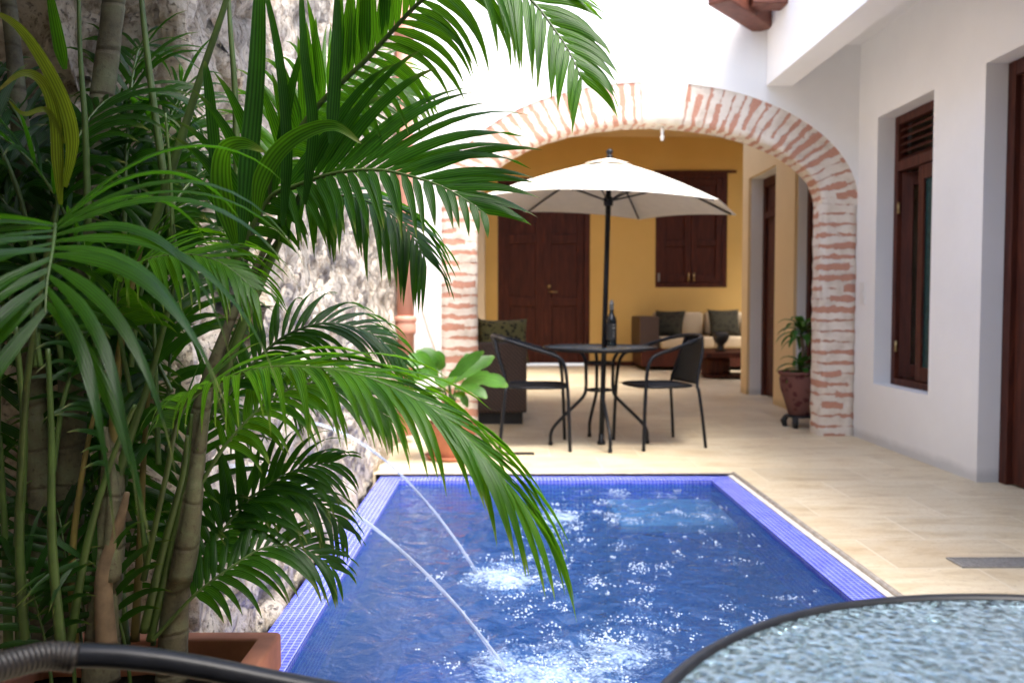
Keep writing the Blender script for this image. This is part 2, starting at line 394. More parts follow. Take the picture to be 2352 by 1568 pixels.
# ------------------------------------------------------------------ foliage helpers
def blade(bm, uvl, p0, d, wv, L, W, droop, nseg=8, curl=0., fold=.18, tipw=.0, prof=None):
    p = V(p0); d = V(d).normalized(); rows = []
    for j in range(nseg+1):
        t = j/nseg
        w = W*(prof(t) if prof else (min(1, .35+3.2*t)*(1-t**2.2)**.9))
        wd = V(wv) - d*d.dot(V(wv)); wd.normalize(); nn = d.cross(wd)
        rows.append([bm.verts.new(p-wd*w/2+nn*fold*w), bm.verts.new(p), bm.verts.new(p+wd*w/2+nn*fold*w)] if t < 1 else [bm.verts.new(p)]*3)
        d = (d + V((0, 0, -1))*droop*(t+.15)*2/nseg + wd*curl/nseg).normalized()
        p = p + d*(L/nseg)
    for j in range(nseg):
        a, b = rows[j], rows[j+1]
        for k in (0, 1):
            vs = [a[k], a[k+1], b[k+1], b[k]]; us = [(k/2, j/nseg), (k/2+.5, j/nseg), (k/2+.5, (j+1)/nseg), (k/2, (j+1)/nseg)]
            if j == nseg-1: vs = [a[k], a[k+1], b[1]]; us = [us[0], us[1], (k/2+.25, 1)]
            f = bm.faces.new(vs)
            for l, u_ in zip(f.loops, us): l[uvl].uv = u_
def ribbon(bm, uvl, pts, W, hint=(0, -1, 0), sm=6, prof=None, fold=.15):
    pts = crom(pts, sm); n = len(pts); rows = []
    for i, p in enumerate(pts):
        t = i/(n-1); d = (pts[min(i+1, n-1)]-pts[max(i-1, 0)]).normalized()
        wd = d.cross(V(hint)).normalized(); nn = wd.cross(d)
        w = W*(prof(t) if prof else min(1, .3+3*t)*(1-t**2.5)**.8+.01)
        rows.append([bm.verts.new(p-wd*w/2+nn*fold*w), bm.verts.new(p), bm.verts.new(p+wd*w/2+nn*fold*w)])
    for j in range(n-1):
        for k in (0, 1):
            f = bm.faces.new((rows[j][k], rows[j][k+1], rows[j+1][k+1], rows[j+1][k]))
            for l, u_ in zip(f.loops, ((k/2, j/n), (k/2+.5, j/n), (k/2+.5, (j+1)/n), (k/2, (j+1)/n))): l[uvl].uv = u_
def frond(root, pts, L, n, hint=(0, -.8, .6), ang=(62, 26), lift=22, droop=.9, W=.027, start=.3, m='palm_leaf', rad=.0065, sides=(1, -1), taper=.45, stem='petiole', nseg=9, jit=1.0, prof=None, B2=None):
    # B2: (L, droop at base, droop at tip, angle at base, angle at tip, W, lift) for the second side of the frond
    sp = crom(pts, 14); n_ = len(sp)
    ac = [0]
    for a, b in zip(sp, sp[1:]): ac.append(ac[-1]+(b-a).length)
    tot = ac[-1]
    def S_(t):
        s = t*tot; i = 0
        while i < n_-2 and ac[i+1] < s: i += 1
        q = (s-ac[i])/max(1e-6, ac[i+1]-ac[i]); return sp[i].lerp(sp[i+1], q), (sp[i+1]-sp[i]).normalized()
    bm = B(); uvl = bm.loops.layers.uv.new('UVMap')
    rs = [max(.0012, rad*(1-.86*a/tot)) for a in ac]
    H = V(hint).normalized()
    for i in range(n):
        t = (i+.5)/n
        for s in sides:
            tt = min(.999, start+(1-start)*(t+s*.25/n))
            p, T = S_(tt)
            Nn = (H - T*H.dot(T))
            if Nn.length < .05: Nn = V((0, 0, 1)) - T*T.z
            Nn.normalize(); Sd = T.cross(Nn)*s
            L_, dr0, W_, an, li = L, droop, W, ang, lift
            if B2 and s < 0: L_, dr0, W_, an, li = B2[0], B2[1]+(B2[2]-B2[1])*t, B2[5], (B2[3], B2[4]), B2[6]
            a = R(an[0]+(an[1]-an[0])*t + random.uniform(-5, 5)*jit); lf = R(li+random.uniform(-9, 9)*jit)
            d = T*cos(a) + (Sd*cos(lf)+Nn*sin(lf))*sin(a)
            l = L_*(min(1, .62+1.3*t) if t < .3 else 1)*(1-(1-taper)*max(0, (t-.55)/.45)**1.3)*random.uniform(.93, 1.06)
            blade(bm, uvl, p, d, T, l, W_*random.uniform(.85, 1.1)*(1-.35*t), dr0*random.uniform(.75, 1.25), nseg, random.uniform(-.12, .12)*jit)
    NOFLIP[0] = True
    o = obj('frond', bm, m, root)
    b2 = B(); tube(b2, sp, rs, 6); 
    r_ = obj('rachis', b2, stem, root); r_.parent = o
    NOFLIP[0] = False
    return o
# ================================================================== THE SETTING
# ground outside the house, floors
struct(obj('ground', boxes((-150, 150, 14.75, 150, -.3, -.02), (-150, 150, -150, -3.6, -.3, -.02), (-150, -2.3, -3.6, 14.75, -.3, -.02), (6.4, 150, -3.6, 14.75, -.3, -.02)), 'earth', smooth=False))
PX0, PX1, PY0, PY1 = -.75, 1.345, 2.05, 5.08
struct(obj('patio_floor', boxes((PX1+.03, 2.9, -3.3, 6.6, -.12, 0), (-2.0, PX1+.03, -3.3, PY0, -.12, 0), (PX0-.3, PX1+.03, PY1, 6.6, -.12, 0)), 'travertine', smooth=False))
struct(obj('room_floor', boxes((-1.2, 6.2, 6.6, 14.75, -.12, 0), (2.9, 6.2, -3.3, 6.6, -.12, 0)), 'travertine', smooth=False))
# ---- swimming pool
pool = thing('swimming_pool', 'small blue mosaic plunge pool sunk in the beige stone patio', 'pool', (.3, 3.64, 0))
bw = .128; zt = -.012
IX0, IX1, IY0, IY1 = PX0+bw, PX1-bw, PY0+bw, PY1-bw
obj('tile_border', boxes((PX0, IX0, PY0, PY1, -.20, zt), (IX1, PX1, PY0, PY1, -.20, zt), (IX0, IX1, IY1, PY1, -.20, zt), (IX0, IX1, PY0, IY0, -.20, zt)), 'blue_mosaic', pool, smooth=False)
zb = -1.1
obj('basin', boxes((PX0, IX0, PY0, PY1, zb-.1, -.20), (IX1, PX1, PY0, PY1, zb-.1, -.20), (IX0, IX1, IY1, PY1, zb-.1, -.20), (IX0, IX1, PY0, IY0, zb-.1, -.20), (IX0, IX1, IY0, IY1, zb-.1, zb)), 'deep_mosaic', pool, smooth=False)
obj('grout_strip', boxes((PX1, PX1+.03, PY0, PY1+.02, -.12, -.006)), 'grout', pool, smooth=False)
bm = B(); tube(bm, [(PX1+.042, PY0, -.004), (PX1+.042, PY1+.03, -.004)], .013, 8); obj('stone_edge', bm, 'concrete', pool)
bm = B(); box(bm, PX0-.03, PX1+.05, PY1, PY1+.014, -.1, .005); obj('dark_edge', bm, 'concrete', pool, smooth=False)
obj('step', boxes((.60, IX1-.001, 4.36, IY1-.001, -1.1, -.165)), 'deep_mosaic', pool, smooth=False)
obj('step_top', boxes((.60, IX1-.002, 4.36, IY1-.002, -.164, -.12), bev=.01), 'pale_mosaic', pool, smooth=False)
# ---- water and foam
zw = -.035
SPL = [(-.02, 3.26, .20), (.10, 2.38, .30), (.26, 4.2, .18), (.34, 2.55, .26), (.85, 4.6, .25)]
bm = B(); fl = bm.verts.layers.float.new('foam'); st = .022
nx, ny = int((IX1-IX0)/st), int((IY1-IY0)/st); g = []
for i in range(nx+1):
    row = []
    for j in range(ny+1):
        x, y = IX0+(IX1-IX0)*i/nx, IY0+(IY1-IY0)*j/ny
        f = 0.0; z = 0.0
        for k, (a, b, r) in enumerate(SPL):
            d = sqrt((x-a)**2+((y-b)*1.0)**2)
            f = max(f, math.exp(-(d/r)**2)*(1.0, .92, .9, .85, .6)[k])
            if k < 4: z += .010*sin(d*42)*math.exp(-d/(r*1.3))
        q = noise.noise(V((x*2.1, y*2.1, 3)))*.5+.5
        f = min(1, f*.95+max(0, q-.42)*.55*max(0, 1-abs(x-.45)/.9))
        z += .006*noise.noise(V((x*5, y*4, 1)))+.005*noise.noise(V((x*11, y*9, 5)))
        if i in (0, nx) or j in (0, ny): z *= .3
        v = bm.verts.new((x, y, zw+z)); v[fl] = f; row.append(v)
    g.append(row)
for i in range(nx):
    for j in range(ny): bm.faces.new((g[i][j], g[i+1][j], g[i+1][j+1], g[i][j+1]))
NOFLIP[0] = True; struct(obj('water', bm, 'pool_water')); NOFLIP[0] = False
bm = B()
ico = B(); bmesh.ops.create_icosphere(ico, subdivisions=1, radius=1); icv = [v.co.copy() for v in ico.verts]; icf = [[v.index for v in f.verts] for f in ico.faces]; ico.free()
def bubble(x, y, r):
    vs = [bm.verts.new((x+c.x*r, y+c.y*r, zw+c.z*r*.8)) for c in icv]
    for f in icf: bm.faces.new([vs[i] for i in f])
for k in range(330):
    if random.random() < .55:
        a = random.choice(SPL[:4]); x, y = random.gauss(a[0]+.1, a[2]*.9), random.gauss(a[1], a[2]*.9)
    else: x, y = random.uniform(.0, IX1-.03), random.uniform(IY0, IY1-.15)
    c = random.choice((2, 4, 8, 16, 26))
    for _ in range(c):
        px, py = x+random.gauss(0, .007+.0008*c), y+random.gauss(0, .009+.0011*c)
        if IX0+.02 < px < IX1-.02 and IY0+.02 < py < IY1-.02: bubble(px, py, random.uniform(.0018, .0050))
for k in range(170):
    a = random.choice(SPL[:4]); x, y, r_ = random.gauss(a[0], a[2]*.35), random.gauss(a[1], a[2]*.35), random.uniform(.0012, .0035)
    h_ = abs(random.gauss(0, .035))
    if IX0+.02 < x < IX1-.02 and y > IY0: bmesh.ops.create_icosphere(bm, subdivisions=1, radius=r_, matrix=Matrix.Translation((x, y, zw+h_)))
tag(obj('foam', bm, 'foam_bubble'), 'white bubbles and flecks of foam floating on the blue pool', 'foam', kind='stuff')
# ---- the two jets of water from the stone wall
def jet(Y, z0, x1, label, r):
    bm = B(); uvl = bm.loops.layers.uv.new('UVMap'); pts = []; rr = []
    n = 26; x0 = -.80
    for i in range(n+1):
        t = i/n; x = x0+(x1-x0)*t; z = z0+(zw-z0)*(t*.12+.88*t*t)
        pts.append((x, Y+.004*noise.noise(V((t*9, Y, 0))), z)); rr.append(r*(.85-.25*t+.28*noise.noise(V((t*14, Y, 7)))))
    tube(bm, pts, rr, 10, uvl=uvl)
    for s in range(3):
        o_ = [V(p)+.011*(i/n)*V((noise.noise(V((i*.11, s*7, Y))), 1.6*noise.noise(V((i*.11, s*7+3, Y))), noise.noise(V((i*.11, s*7+5, Y))))) for i, p in enumerate(pts)]
        tube(bm, o_[10:], r*.3, 6, uvl=uvl)
    for s in range(70):
        q = random.random()**.6; p = V(pts[int(q*n)]); r2 = random.uniform(.0010, .0032)
        bmesh.ops.create_icosphere(bm, subdivisions=1, radius=r2, matrix=Matrix.Translation(p+V((random.gauss(0, .012), random.gauss(0, .02)*q, random.gauss(0, .012)))))
    tag(obj('water_jet', bm, 'jet_water'), label, 'water jet', 'water jets spouting from the stone wall')
jet(3.30, .57, -.11, 'farther arching jet of water that lands beside the drooping palm tip', .0075)
jet(2.43, .56, .0, 'nearer arching jet of water crossing the near left part of the pool', .0068)
# ---- rough coral stone wall on the left
def path_wall(pts, h, step, step2):
    bm = B(); P_ = [V((x, y, 0)) for x, y in pts]; s = []
    for a, b in zip(P_, P_[1:]):
        n = max(1, round((b-a).length/step)); nrm = V((b-a).normalized()).cross(V((0, 0, 1)))
        for i in range(n): s.append((a.lerp(b, i/n), nrm))
    s.append((P_[-1], nrm)); nz = round(h/step2); cols = []
    for k, (p, nr) in enumerate(s):
        if 0 < k < len(s)-1: nr = (s[k-1][1]+s[k+1][1]).normalized() if (s[k-1][1]-s[k+1][1]).length > .1 else nr
        col = []
        for j in range(nz+1):
            z = h*j/nz - .05; q = V((p.x, p.y, z))
            w = q + .05*V((noise.noise(q*5), noise.noise(q*5+V((9, 0, 0))), noise.noise(q*5+V((0, 9, 0)))))
            d = noise.voronoi(w*5.2)[0]
            e = .035*noise.fractal(q*2.2, 1, 2, 3) + .05*min(.5, d[1]-d[0]) - .02 + .018*noise.fractal(q*13, .8, 2, 3)
            e += .05*max(0, .5-z)*(1+noise.noise(q*3))
            hole = noise.noise(q*9+V((4, 4, 4)))
            if hole > .36: e -= min(.05, (hole-.36)*.35)
            col.append(bm.verts.new(q + nr*e*.9))
        cols.append(col)
    for a, b in zip(cols, cols[1:]):
        for j in range(nz): bm.faces.new((a[j], b[j], b[j+1], a[j+1]))
    return bm
bm = path_wall([(-1.75, -3.2), (-1.75, 2.18), (-.80, 2.18), (-.80, 6.62)], 4.3, .03, .03)
NOFLIP[0] = True
w_ = obj('stone_wall', bm, 'coral_stone'); NOFLIP[0] = False
sm_ = w_.modifiers.new('thickness', 'SOLIDIFY'); sm_.thickness = .3; sm_.offset = -1
tag(w_, 'rough pitted pale coral stone wall rising beside the pool', 'stone wall')
# ---- arch wall
AY, AYB = 6.56, 6.78
ACX, AZ = 1.1175, 1.794
IA, IB, OA, OB = 1.335, .613, 1.611, .926
aw = thing('arch_wall', 'white plastered courtyard wall pierced by a wide brick arch', 'wall', (ACX, AY, 0))
bm = B(); xs = [-.95, ACX-OA]; zs = [-.1, -.1]
for i in range(97):
    a = pi - pi*i/96; xs.append(ACX+(OA-.004)*cos(a)); zs.append(AZ+OB*max(0, sin(a)))
x_end = 2.72
for y, fl_ in ((AY-.008, 0), (AYB-.004, 1)):
    prev = None
    for x, z in zip(xs, zs):
        if x > x_end: break
        cur = (bm.verts.new((x, y, z)), bm.verts.new((x, y, 4.4)))
        if prev: bm.faces.new((prev[0], cur[0], cur[1], prev[1]))
        prev = cur
bm.verts.ensure_lookup_table(); h = len(bm.verts)//2
for i in range(0, h-2, 2): bm.faces.new((bm.verts[i], bm.verts[i+2], bm.verts[h+i+2], bm.verts[h+i])); bm.faces.new((bm.verts[i+1], bm.verts[i+3], bm.verts[h+i+3], bm.verts[h+i+1]))
obj('plaster_face', bm, 'white_plaster', aw, smooth=False)
def jit(p, a=.007): return V(p)+V((noise.noise(V(p)*17), noise.noise(V(p)*17+V((5, 5, 5))), noise.noise(V(p)*17+V((9, 1, 3)))))*a
def ring(a0, a1, n, y0, y1, off=0):
    bm = B(); uvl = bm.loops.layers.uv.new('UVMap'); rows = []; s = 0; lp = None
    for i in range(n+1):
        a = a0+(a1-a0)*i/n
        pi_ = V((ACX+IA*cos(a), 0, AZ+IB*sin(a))); po = V((ACX+OA*cos(a), 0, AZ+OB*sin(a)))
        mid = (pi_+po)/2
        if lp is not None: s += (mid-lp).length
        lp = mid; r = []
        for k in range(7): r.append((po.lerp(pi_, k/6)+V((0, y0-off, 0)), (s, k/6*.3)))
        for k in range(1, 6): r.append((pi_+V((0, y0-off+(y1-y0+off)*k/5, 0)), (s, .3+k*.045)))
        rows.append([(bm.verts.new(jit(p, .004+.008*(5 <= k <= 8))), u) for k, (p, u) in enumerate(r)])
    for a, b in zip(rows, rows[1:]):
        for k in range(len(a)-1):
            q = (a[k], b[k], b[k+1], a[k+1]); f = bm.faces.new([x[0] for x in q])
            for l, x in zip(f.loops, q): l[uvl].uv = x[1]
    return bm
obj('brick_ring', ring(pi, 0, 150, AY, AYB-.006), 'whitewashed_brick', aw)
ks = ring(math.acos((1.045-ACX)/1.47), math.acos((1.375-ACX)/1.47), 10, AY, AYB-.01, .014)
obj('keystone', ks, 'pale_limestone', aw)
def pier(x0, x1, y0, y1, z1, inner):
    bm = B(); uvl = bm.loops.layers.uv.new('UVMap'); nz = 80
    pr = [(x0, y1), (x0, y0)] + [(x0+(x1-x0)*k/6, y0) for k in range(1, 7)] + [(x1, y1)]
    sd = [0]
    for a, b in zip(pr, pr[1:]): sd.append(sd[-1]+math.hypot(b[0]-a[0], b[1]-a[1]))
    rows = [[bm.verts.new(jit((x, y, -.02+(z1+.02)*j/nz), .008)) for (x, y) in pr] for j in range(nz+1)]
    for j in range(nz):
        for k in range(len(pr)-1):
            f = bm.faces.new((rows[j][k], rows[j][k+1], rows[j+1][k+1], rows[j+1][k]))
            z = lambda q: z1*(j+q)/nz + (5 if inner else 0)
            for l, u in zip(f.loops, ((z(0), sd[k]), (z(0), sd[k+1]), (z(1), sd[k+1]), (z(1), sd[k]))): l[uvl].uv = u
    return bm
obj('brick_pillar', pier(ACX-OA, ACX-IA, AY, AYB-.006, AZ, 0), 'whitewashed_brick', aw)
obj('brick_pillar', pier(ACX+IA, 2.712, AY, AYB-.006, AZ, 1), 'whitewashed_brick', aw)
# small white fitting under the keystone, thin cable on the wall, light switch
bm = B(); lathe(bm, [(.006, .06), (.012, .055), (.014, .02), (.010, .0), (.017, -.02), (.012, -.045), (.002, -.05)], at(1521, 309, 6.62), 12)
tag(obj('hanging_fitting', bm, 'white_plastic'), 'tiny white fitting hanging below the keystone of the arch', 'fitting')
bm = B(); tube(bm, [at(u, v, 6.54) for u, v in ((1030, 10), (1036, 150), (1018, 215), (985, 225), (975, 300), (962, 520), (958, 640), (968, 700), (985, 760), (1005, 830), (1012, 985))], .0035, 6, sm=5)
tag(obj('cable', bm, 'beige_cloth'), 'thin pale cable hanging loosely down the white wall by the downpipe', 'cable')
# ---- right hand side wall with window and door
RX, RB = 2.715, 2.965
WY0, WY1, WZ0, WZ1 = 5.41, 6.22, .44, 2.38
DY0, DY1, DZ = 3.86, 4.83, 2.38
sw = thing('side_wall', 'white plastered wall with deep window and doorway along the patio', 'wall', (RX, 2, 0))
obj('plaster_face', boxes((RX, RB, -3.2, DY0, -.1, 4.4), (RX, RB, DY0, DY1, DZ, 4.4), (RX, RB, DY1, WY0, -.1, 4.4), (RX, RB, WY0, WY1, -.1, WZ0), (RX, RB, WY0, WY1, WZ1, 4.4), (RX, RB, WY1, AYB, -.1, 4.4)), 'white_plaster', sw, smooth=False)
fx = RX+.125
win = obj('window', boxes((fx, fx+.07, WY0+.002, WY0+.06, WZ0, WZ1-.002), (fx, fx+.07, WY1-.06, WY1-.002, WZ0, WZ1-.002), (fx+.002, fx+.068, WY0+.06, WY1-.06, WZ1-.062, WZ1-.002), (fx-.01, fx+.068, WY0+.06, WY1-.06, WZ0+.002, WZ0+.05), (fx-.004, fx+.066, WY0+.06, WY1-.06, 1.98, 2.05), bev=.003), 'dark_wood', sw, smooth=False)
def sub(name, bm, m, par, smooth=False): return obj(name, bm, m, par, smooth)
bm = B()
for k in range(5): 
    z = 2.07+k*.052
    vs = box(bm, fx+.01, fx+.06, WY0+.062, WY1-.062, z, z+.008)
    bmesh.ops.rotate(bm, verts=vs, cent=(fx+.035, 0, z), matrix=Matrix.Rotation(R(-35), 3, 'Y'))
sub('louvre', bm, 'dark_wood', win)
ym = (WY0+WY1)/2
def sash(y0, y1, x, ang=0):
    bm = boxes((x, x+.04, y0, y0+.075, WZ0+.055, 1.975), (x, x+.04, y1-.075, y1, WZ0+.055, 1.975), (x+.001, x+.039, y0+.075, y1-.075, WZ0+.055, WZ0+.15), (x+.001, x+.039, y0+.075, y1-.075, 1.88, 1.975), bev=.003)
    return bm
sub('sash', sash(WY0+.065, ym+.06, fx+.012), 'dark_wood', win)
bm = sash(WY1-.065-.40, WY1-.065, fx+.012)
bmesh.ops.rotate(bm, verts=bm.verts, cent=(fx+.03, WY1-.06, 0), matrix=Matrix.Rotation(R(62), 3, 'Z'))
sub('sash', bm, 'dark_wood', win)
sub('pane', boxes((fx+.028, fx+.034, WY0+.135, ym-.01, WZ0+.14, 1.89)), 'teal_glass', win)
bm = B()
for z in (.72, 1.72): tube(bm, [(fx+.006, WY1-.068, z-.04), (fx+.006, WY1-.068, z+.04)], .010, 8)
sub('hinge', bm, 'brass', win, True)
def plank_door(x0, x1, y0, y1, z0, z1, nrm, npan=2, lv=(.40, .60)):
    """frame-and-panel door leaf in a Y-Z plane (nrm 'x') or X-Z plane (nrm 'y'); thickness along the normal"""
    pass
door = obj('door', boxes((fx, fx+.08, DY1-.075, DY1-.002, 0, DZ-.002), (fx, fx+.08, DY0+.002, DY0+.075, 0, DZ-.002), (fx+.002, fx+.078, DY0+.075, DY1-.075, DZ-.085, DZ-.002), bev=.004), 'dark_wood', sw, smooth=False)
bm = boxes((fx+.03, fx+.07, DY0+.077, DY1-.077, .01, DZ-.087))
for z0, z1 in ((.2, 1.0), (1.12, 2.15)): box(bm, fx+.018, fx+.04, DY0+.2, DY1-.2, z0, z1, .008)
sub('leaf', bm, 'dark_wood', door)
bm = B(); tube(bm, [(fx+.0, DY0+.15, 1.05), (fx-.02, DY0+.15, 1.05), (fx-.02, DY0+.26, 1.05)], .009, 8); sub('handle', bm, 'brass', door, True)
ls = thing('light_switch', 'small pale switch plate on the wall beside the right brick pillar', 'switch', (RX, 6.43, 1.1))
obj('plate', boxes((RX-.010, RX, 6.38, 6.47, 1.02, 1.19), bev=.003), 'white_plastic', ls, smooth=False)
obj('rocker', boxes((RX-.015, RX-.011, 6.405, 6.445, 1.07, 1.14), bev=.002), 'white_plastic', ls, smooth=False)
# ---- upper wall / beam over the corridor, ceilings
BX = 1.996
bmw = obj('corridor_beam', boxes((BX, BX+.2, -.4, AY-.012, 2.69, 3.6)), 'white_plaster', smooth=False)
tag(bmw, 'white plastered beam and upper wall spanning above the side passage', 'beam')
struct(obj('corridor_ceiling', boxes((BX+.2, 6.3, -3.3, AYB, 3.0, 3.15)), 'white_plaster', smooth=False))
struct(obj('gallery_ceiling_and_palm_shade', boxes((-2.1, BX+.2, -3.4, -.4, 2.85, 3.0), (-2.1, .05, -.4, 1.12, 2.85, 3.0)), 'white_plaster', smooth=False))  # second slab is added overhead, out of view, to keep the palm darker
struct(obj('recess_shade_slab', boxes((-1.74, -.56, 1.05, 2.75, 2.14, 2.2)), 'white_plaster', smooth=False))  # unseen slab added to shade the recess wall and upper left fronds
struct(obj('gallery_back_wall', boxes((-2.1, 6.3, -3.5, -3.25, -.1, 4.4)), 'cream_plaster', smooth=False))
struct(obj('outer_wall', boxes((6.15, 6.35, -3.25, 14.7, -.1, 4.4), (RB, 6.15, 6.62, AYB, -.1, 4.4)), 'cream_plaster', smooth=False))
# wooden beams at the top right corner
def beam(p0, p1, w, h, label):
    p0, p1 = V(p0), V(p1); d = (p1-p0).normalized(); s = d.cross(V((0, 0, 1))).normalized(); L = (p1-p0).length
    bm = B(); vs = box(bm, 0, L, -w/2, w/2, 0, h, .012)
    for v in bm.verts: v.co = p0 + d*v.co.x + s*v.co.y + V((0, 0, v.co.z))
    tag(obj('roof_beam', bm, 'beam_wood', smooth=False), label, 'roof beam', 'wooden roof beams in the corner')
beam((BX-.02, AY-.02, 3.10), (BX-.52, AY-.62, 3.10), .17, .2, 'brown wooden beam end with a slanting side, lower of the two at the top')
beam((BX, AY-.42, 3.14), (BX-.25, AY-.42, 3.14), .17, .2, 'short brown wooden beam end flush against the white upper wall')
# ---- downpipe
dp = thing('downpipe', 'salmon pink drainpipe between the stone wall and white wall', 'drainpipe', (-.735, 6.28, 0))
dx, dy = -.735, 6.28
bm = B(); tube(bm, [(dx, dy, .06), (dx, dy, 4.3)], .063, 20); obj('pipe', bm, 'pink_paint', dp)
for z in (.80, 2.95):
    bm = B(); lathe(bm, [(.064, 0), (.074, .006), (.078, .03), (.078, .075), (.072, .09), (.082, .10), (.082, .13), (.064, .14)], (dx, dy, z), 20); obj('collar', bm, 'pink_paint', dp)
# ---- drains
def drain(x0, x1, y0, y1, label, n, m):
    t = thing('floor_drain', label, 'drain', ((x0+x1)/2, (y0+y1)/2, 0), 0, 'floor drains')
    obj('frame', boxes((x0, x1, y0, y0+.008, -.01, .006), (x0, x1, y1-.008, y1, -.01, .006), (x0, x0+.008, y0+.008, y1-.008, -.01, .006), (x1-.008, x1, y0+.008, y1-.008, -.01, .006)), m, t, smooth=False)
    bm = B(); w = (x1-x0-.016)/n
    for i in range(n): box(bm, x0+.008+w*i+w*.14, x0+.008+w*(i+1)-w*.14, y0+.008, y1-.008, -.008, .0045)
    for q in (.33, .66): box(bm, x0+.008, x1-.008, y0+(y1-y0)*q-.004, y0+(y1-y0)*q+.004, -.006, .0035)
    obj('grate', bm, m, t, smooth=False)
    obj('drain_pan', boxes((x0+.001, x1-.001, y0+.001, y1-.001, -.011, .0012)), 'drain_dark', t, smooth=False)
drain(1.775, 2.20, 3.24, 3.365, 'grey metal drain grate set in the patio near the right edge', 26, 'grey_metal')
drain(-.05, .20, 5.74, 5.82, 'small dark drain grate at the foot of the left patio chair', 14, 'black_metal')
# ---- the room behind the arch
IXR, BYK = 2.75, 14.2
iw = thing('room_side_wall', 'yellow painted room wall with two dark doorways in white reveals', 'wall', (IXR, 8.2, 0))
obj('plaster_face', boxes((IXR, IXR+.26, AYB, 7.1, -.1, 3.8), (IXR, IXR+.26, 7.1, 8.08, 2.44, 3.8), (IXR, IXR+.26, 8.08, 8.66, -.1, 3.8), (IXR, IXR+.26, 8.66, 9.62, 2.44, 3.8), (IXR, IXR+.26, 9.62, 9.86, -.1, 3.8)), 'pale_yellow_plaster', iw, smooth=False)
obj('door_reveal', boxes((IXR+.03, IXR+.26, 8.07, 8.079, 0, 2.43), (IXR+.03, IXR+.26, 9.61, 9.619, 0, 2.43), (IXR+.03, IXR+.26, 7.102, 8.07, 2.43, 2.438), (IXR+.03, IXR+.26, 8.662, 9.61, 2.43, 2.438)), 'white_plaster', iw, smooth=False)
for y0, y1, dxx in ((7.1, 8.07, .115), (8.66, 9.61, .16)):
    d_ = obj('door', boxes((IXR+dxx, IXR+dxx+.07, y0+.002, y0+.08, 0, 2.428), (IXR+dxx, IXR+dxx+.07, y1-.08, y1-.002, 0, 2.428), (IXR+dxx, IXR+dxx+.07, y0+.08, y1-.08, 2.33, 2.428), (IXR+dxx-.003, IXR+dxx+.067, y0+.08, y1-.08, 1.98, 2.05), bev=.003), 'dark_wood', iw, smooth=False)
    bm = boxes((IXR+dxx+.03, IXR+dxx+.06, y0+.08, y1-.08, .01, 2.33))
    for z0, z1 in ((.2, .9), (1.0, 1.9), (2.08, 2.3)): box(bm, IXR+dxx+.018, IXR+dxx+.04, y0+.18, y1-.18, z0, z1, .006)
    sub('leaf', bm, 'dark_wood', d_)
bw_ = thing('room_back_wall', 'yellow far wall of the room with tall dark door and shutters', 'wall', (2, BYK, 0))
KX0, KX1, KZ = -.124, 1.42, 3.13
SX0, SX1, SZ0, SZ1 = 2.51, 3.71, 1.31, 3.22
obj('plaster_face', boxes((-1.2, KX0, BYK, BYK+.35, -.1, 3.8), (KX0, KX1, BYK, BYK+.35, KZ, 3.8), (KX1, SX0, BYK, BYK+.35, -.1, 3.8), (SX0, SX1, BYK, BYK+.35, -.1, SZ0), (SX0, SX1, BYK, BYK+.35, SZ1, 3.8), (SX1, 6.15, BYK, BYK+.35, -.1, 3.8)), 'yellow_plaster', bw_, smooth=False)
def leaf_panel(x0, x1, y, z0, z1, pans, nst=.13):
    bm = B(); box(bm, x0, x1, y+.03, y+.05, z0, z1)
    box(bm, x0, x0+nst, y-.01, y+.031, z0, z1, .006); box(bm, x1-nst, x1, y-.01, y+.031, z0, z1, .006)
    for a, b in pans: box(bm, x0+nst+.001, x1-nst-.001, y-.007, y+.031, a, b, .006)
    return bm
dr = obj('door', boxes((KX0+.002, KX0+.09, BYK+.02, BYK+.12, .0, KZ-.002), (KX1-.09, KX1-.002, BYK+.02, BYK+.12, .0, KZ-.002), (KX0+.09, KX1-.09, BYK+.02, BYK+.12, KZ-.10, KZ-.002), bev=.004), 'dark_wood', bw_, smooth=False)
km = (KX0+KX1)/2
rails = ((.038, .25), (1.0, 1.15), (2.05, 2.2), (2.88, 3.02))
sub('leaf', leaf_panel(KX0+.075, km-.001, BYK+.121, .038, KZ-.09, rails), 'dark_wood', dr)
sub('leaf', leaf_panel(km+.001, KX1-.075, BYK+.121, .038, KZ-.09, rails), 'dark_wood', dr)
obj('cover_strip', boxes((km-.03, km+.03, BYK+.10, BYK+.1205, .08, KZ-.1), bev=.004), 'dark_wood', dr, smooth=False)
hx = at(1262, 660, BYK)
bm = B(); lathe(bm, [(.03, -.02), (.03, .02)], (0, 0, 0), 16); bm.transform(Matrix.Translation((hx.x, BYK+.11, 1.33)) @ Matrix.Rotation(R(90), 4, 'X'))
tube(bm, [(hx.x, BYK+.12, 1.24), (hx.x, BYK+.05, 1.24), (hx.x+.14, BYK+.05, 1.235)], .012, 8); sub('handle', bm, 'brass', dr, True)
sh = obj('shutters', boxes((SX0+.002, SX1-.002, BYK+.12, BYK+.15, SZ0+.002, SZ1-.002), (SX0+.002, SX0+.08, BYK+.01, BYK+.1, SZ0, SZ1-.002), (SX1-.08, SX1-.002, BYK+.01, BYK+.1, SZ0, SZ1-.002), (SX0+.08, SX1-.08, BYK+.01, BYK+.1, SZ1-.09, SZ1-.002), (SX0+.08, SX1-.08, BYK+.01, BYK+.1, SZ0+.002, SZ0+.08), (SX0-.03, SX1+.14, BYK-.02, BYK-.001, SZ1-.01, SZ1+.03), bev=.003), 'dark_wood', bw_, smooth=False)  # full-width back board is added, unseen, to block daylight from behind
sm2 = (SX0+SX1)/2
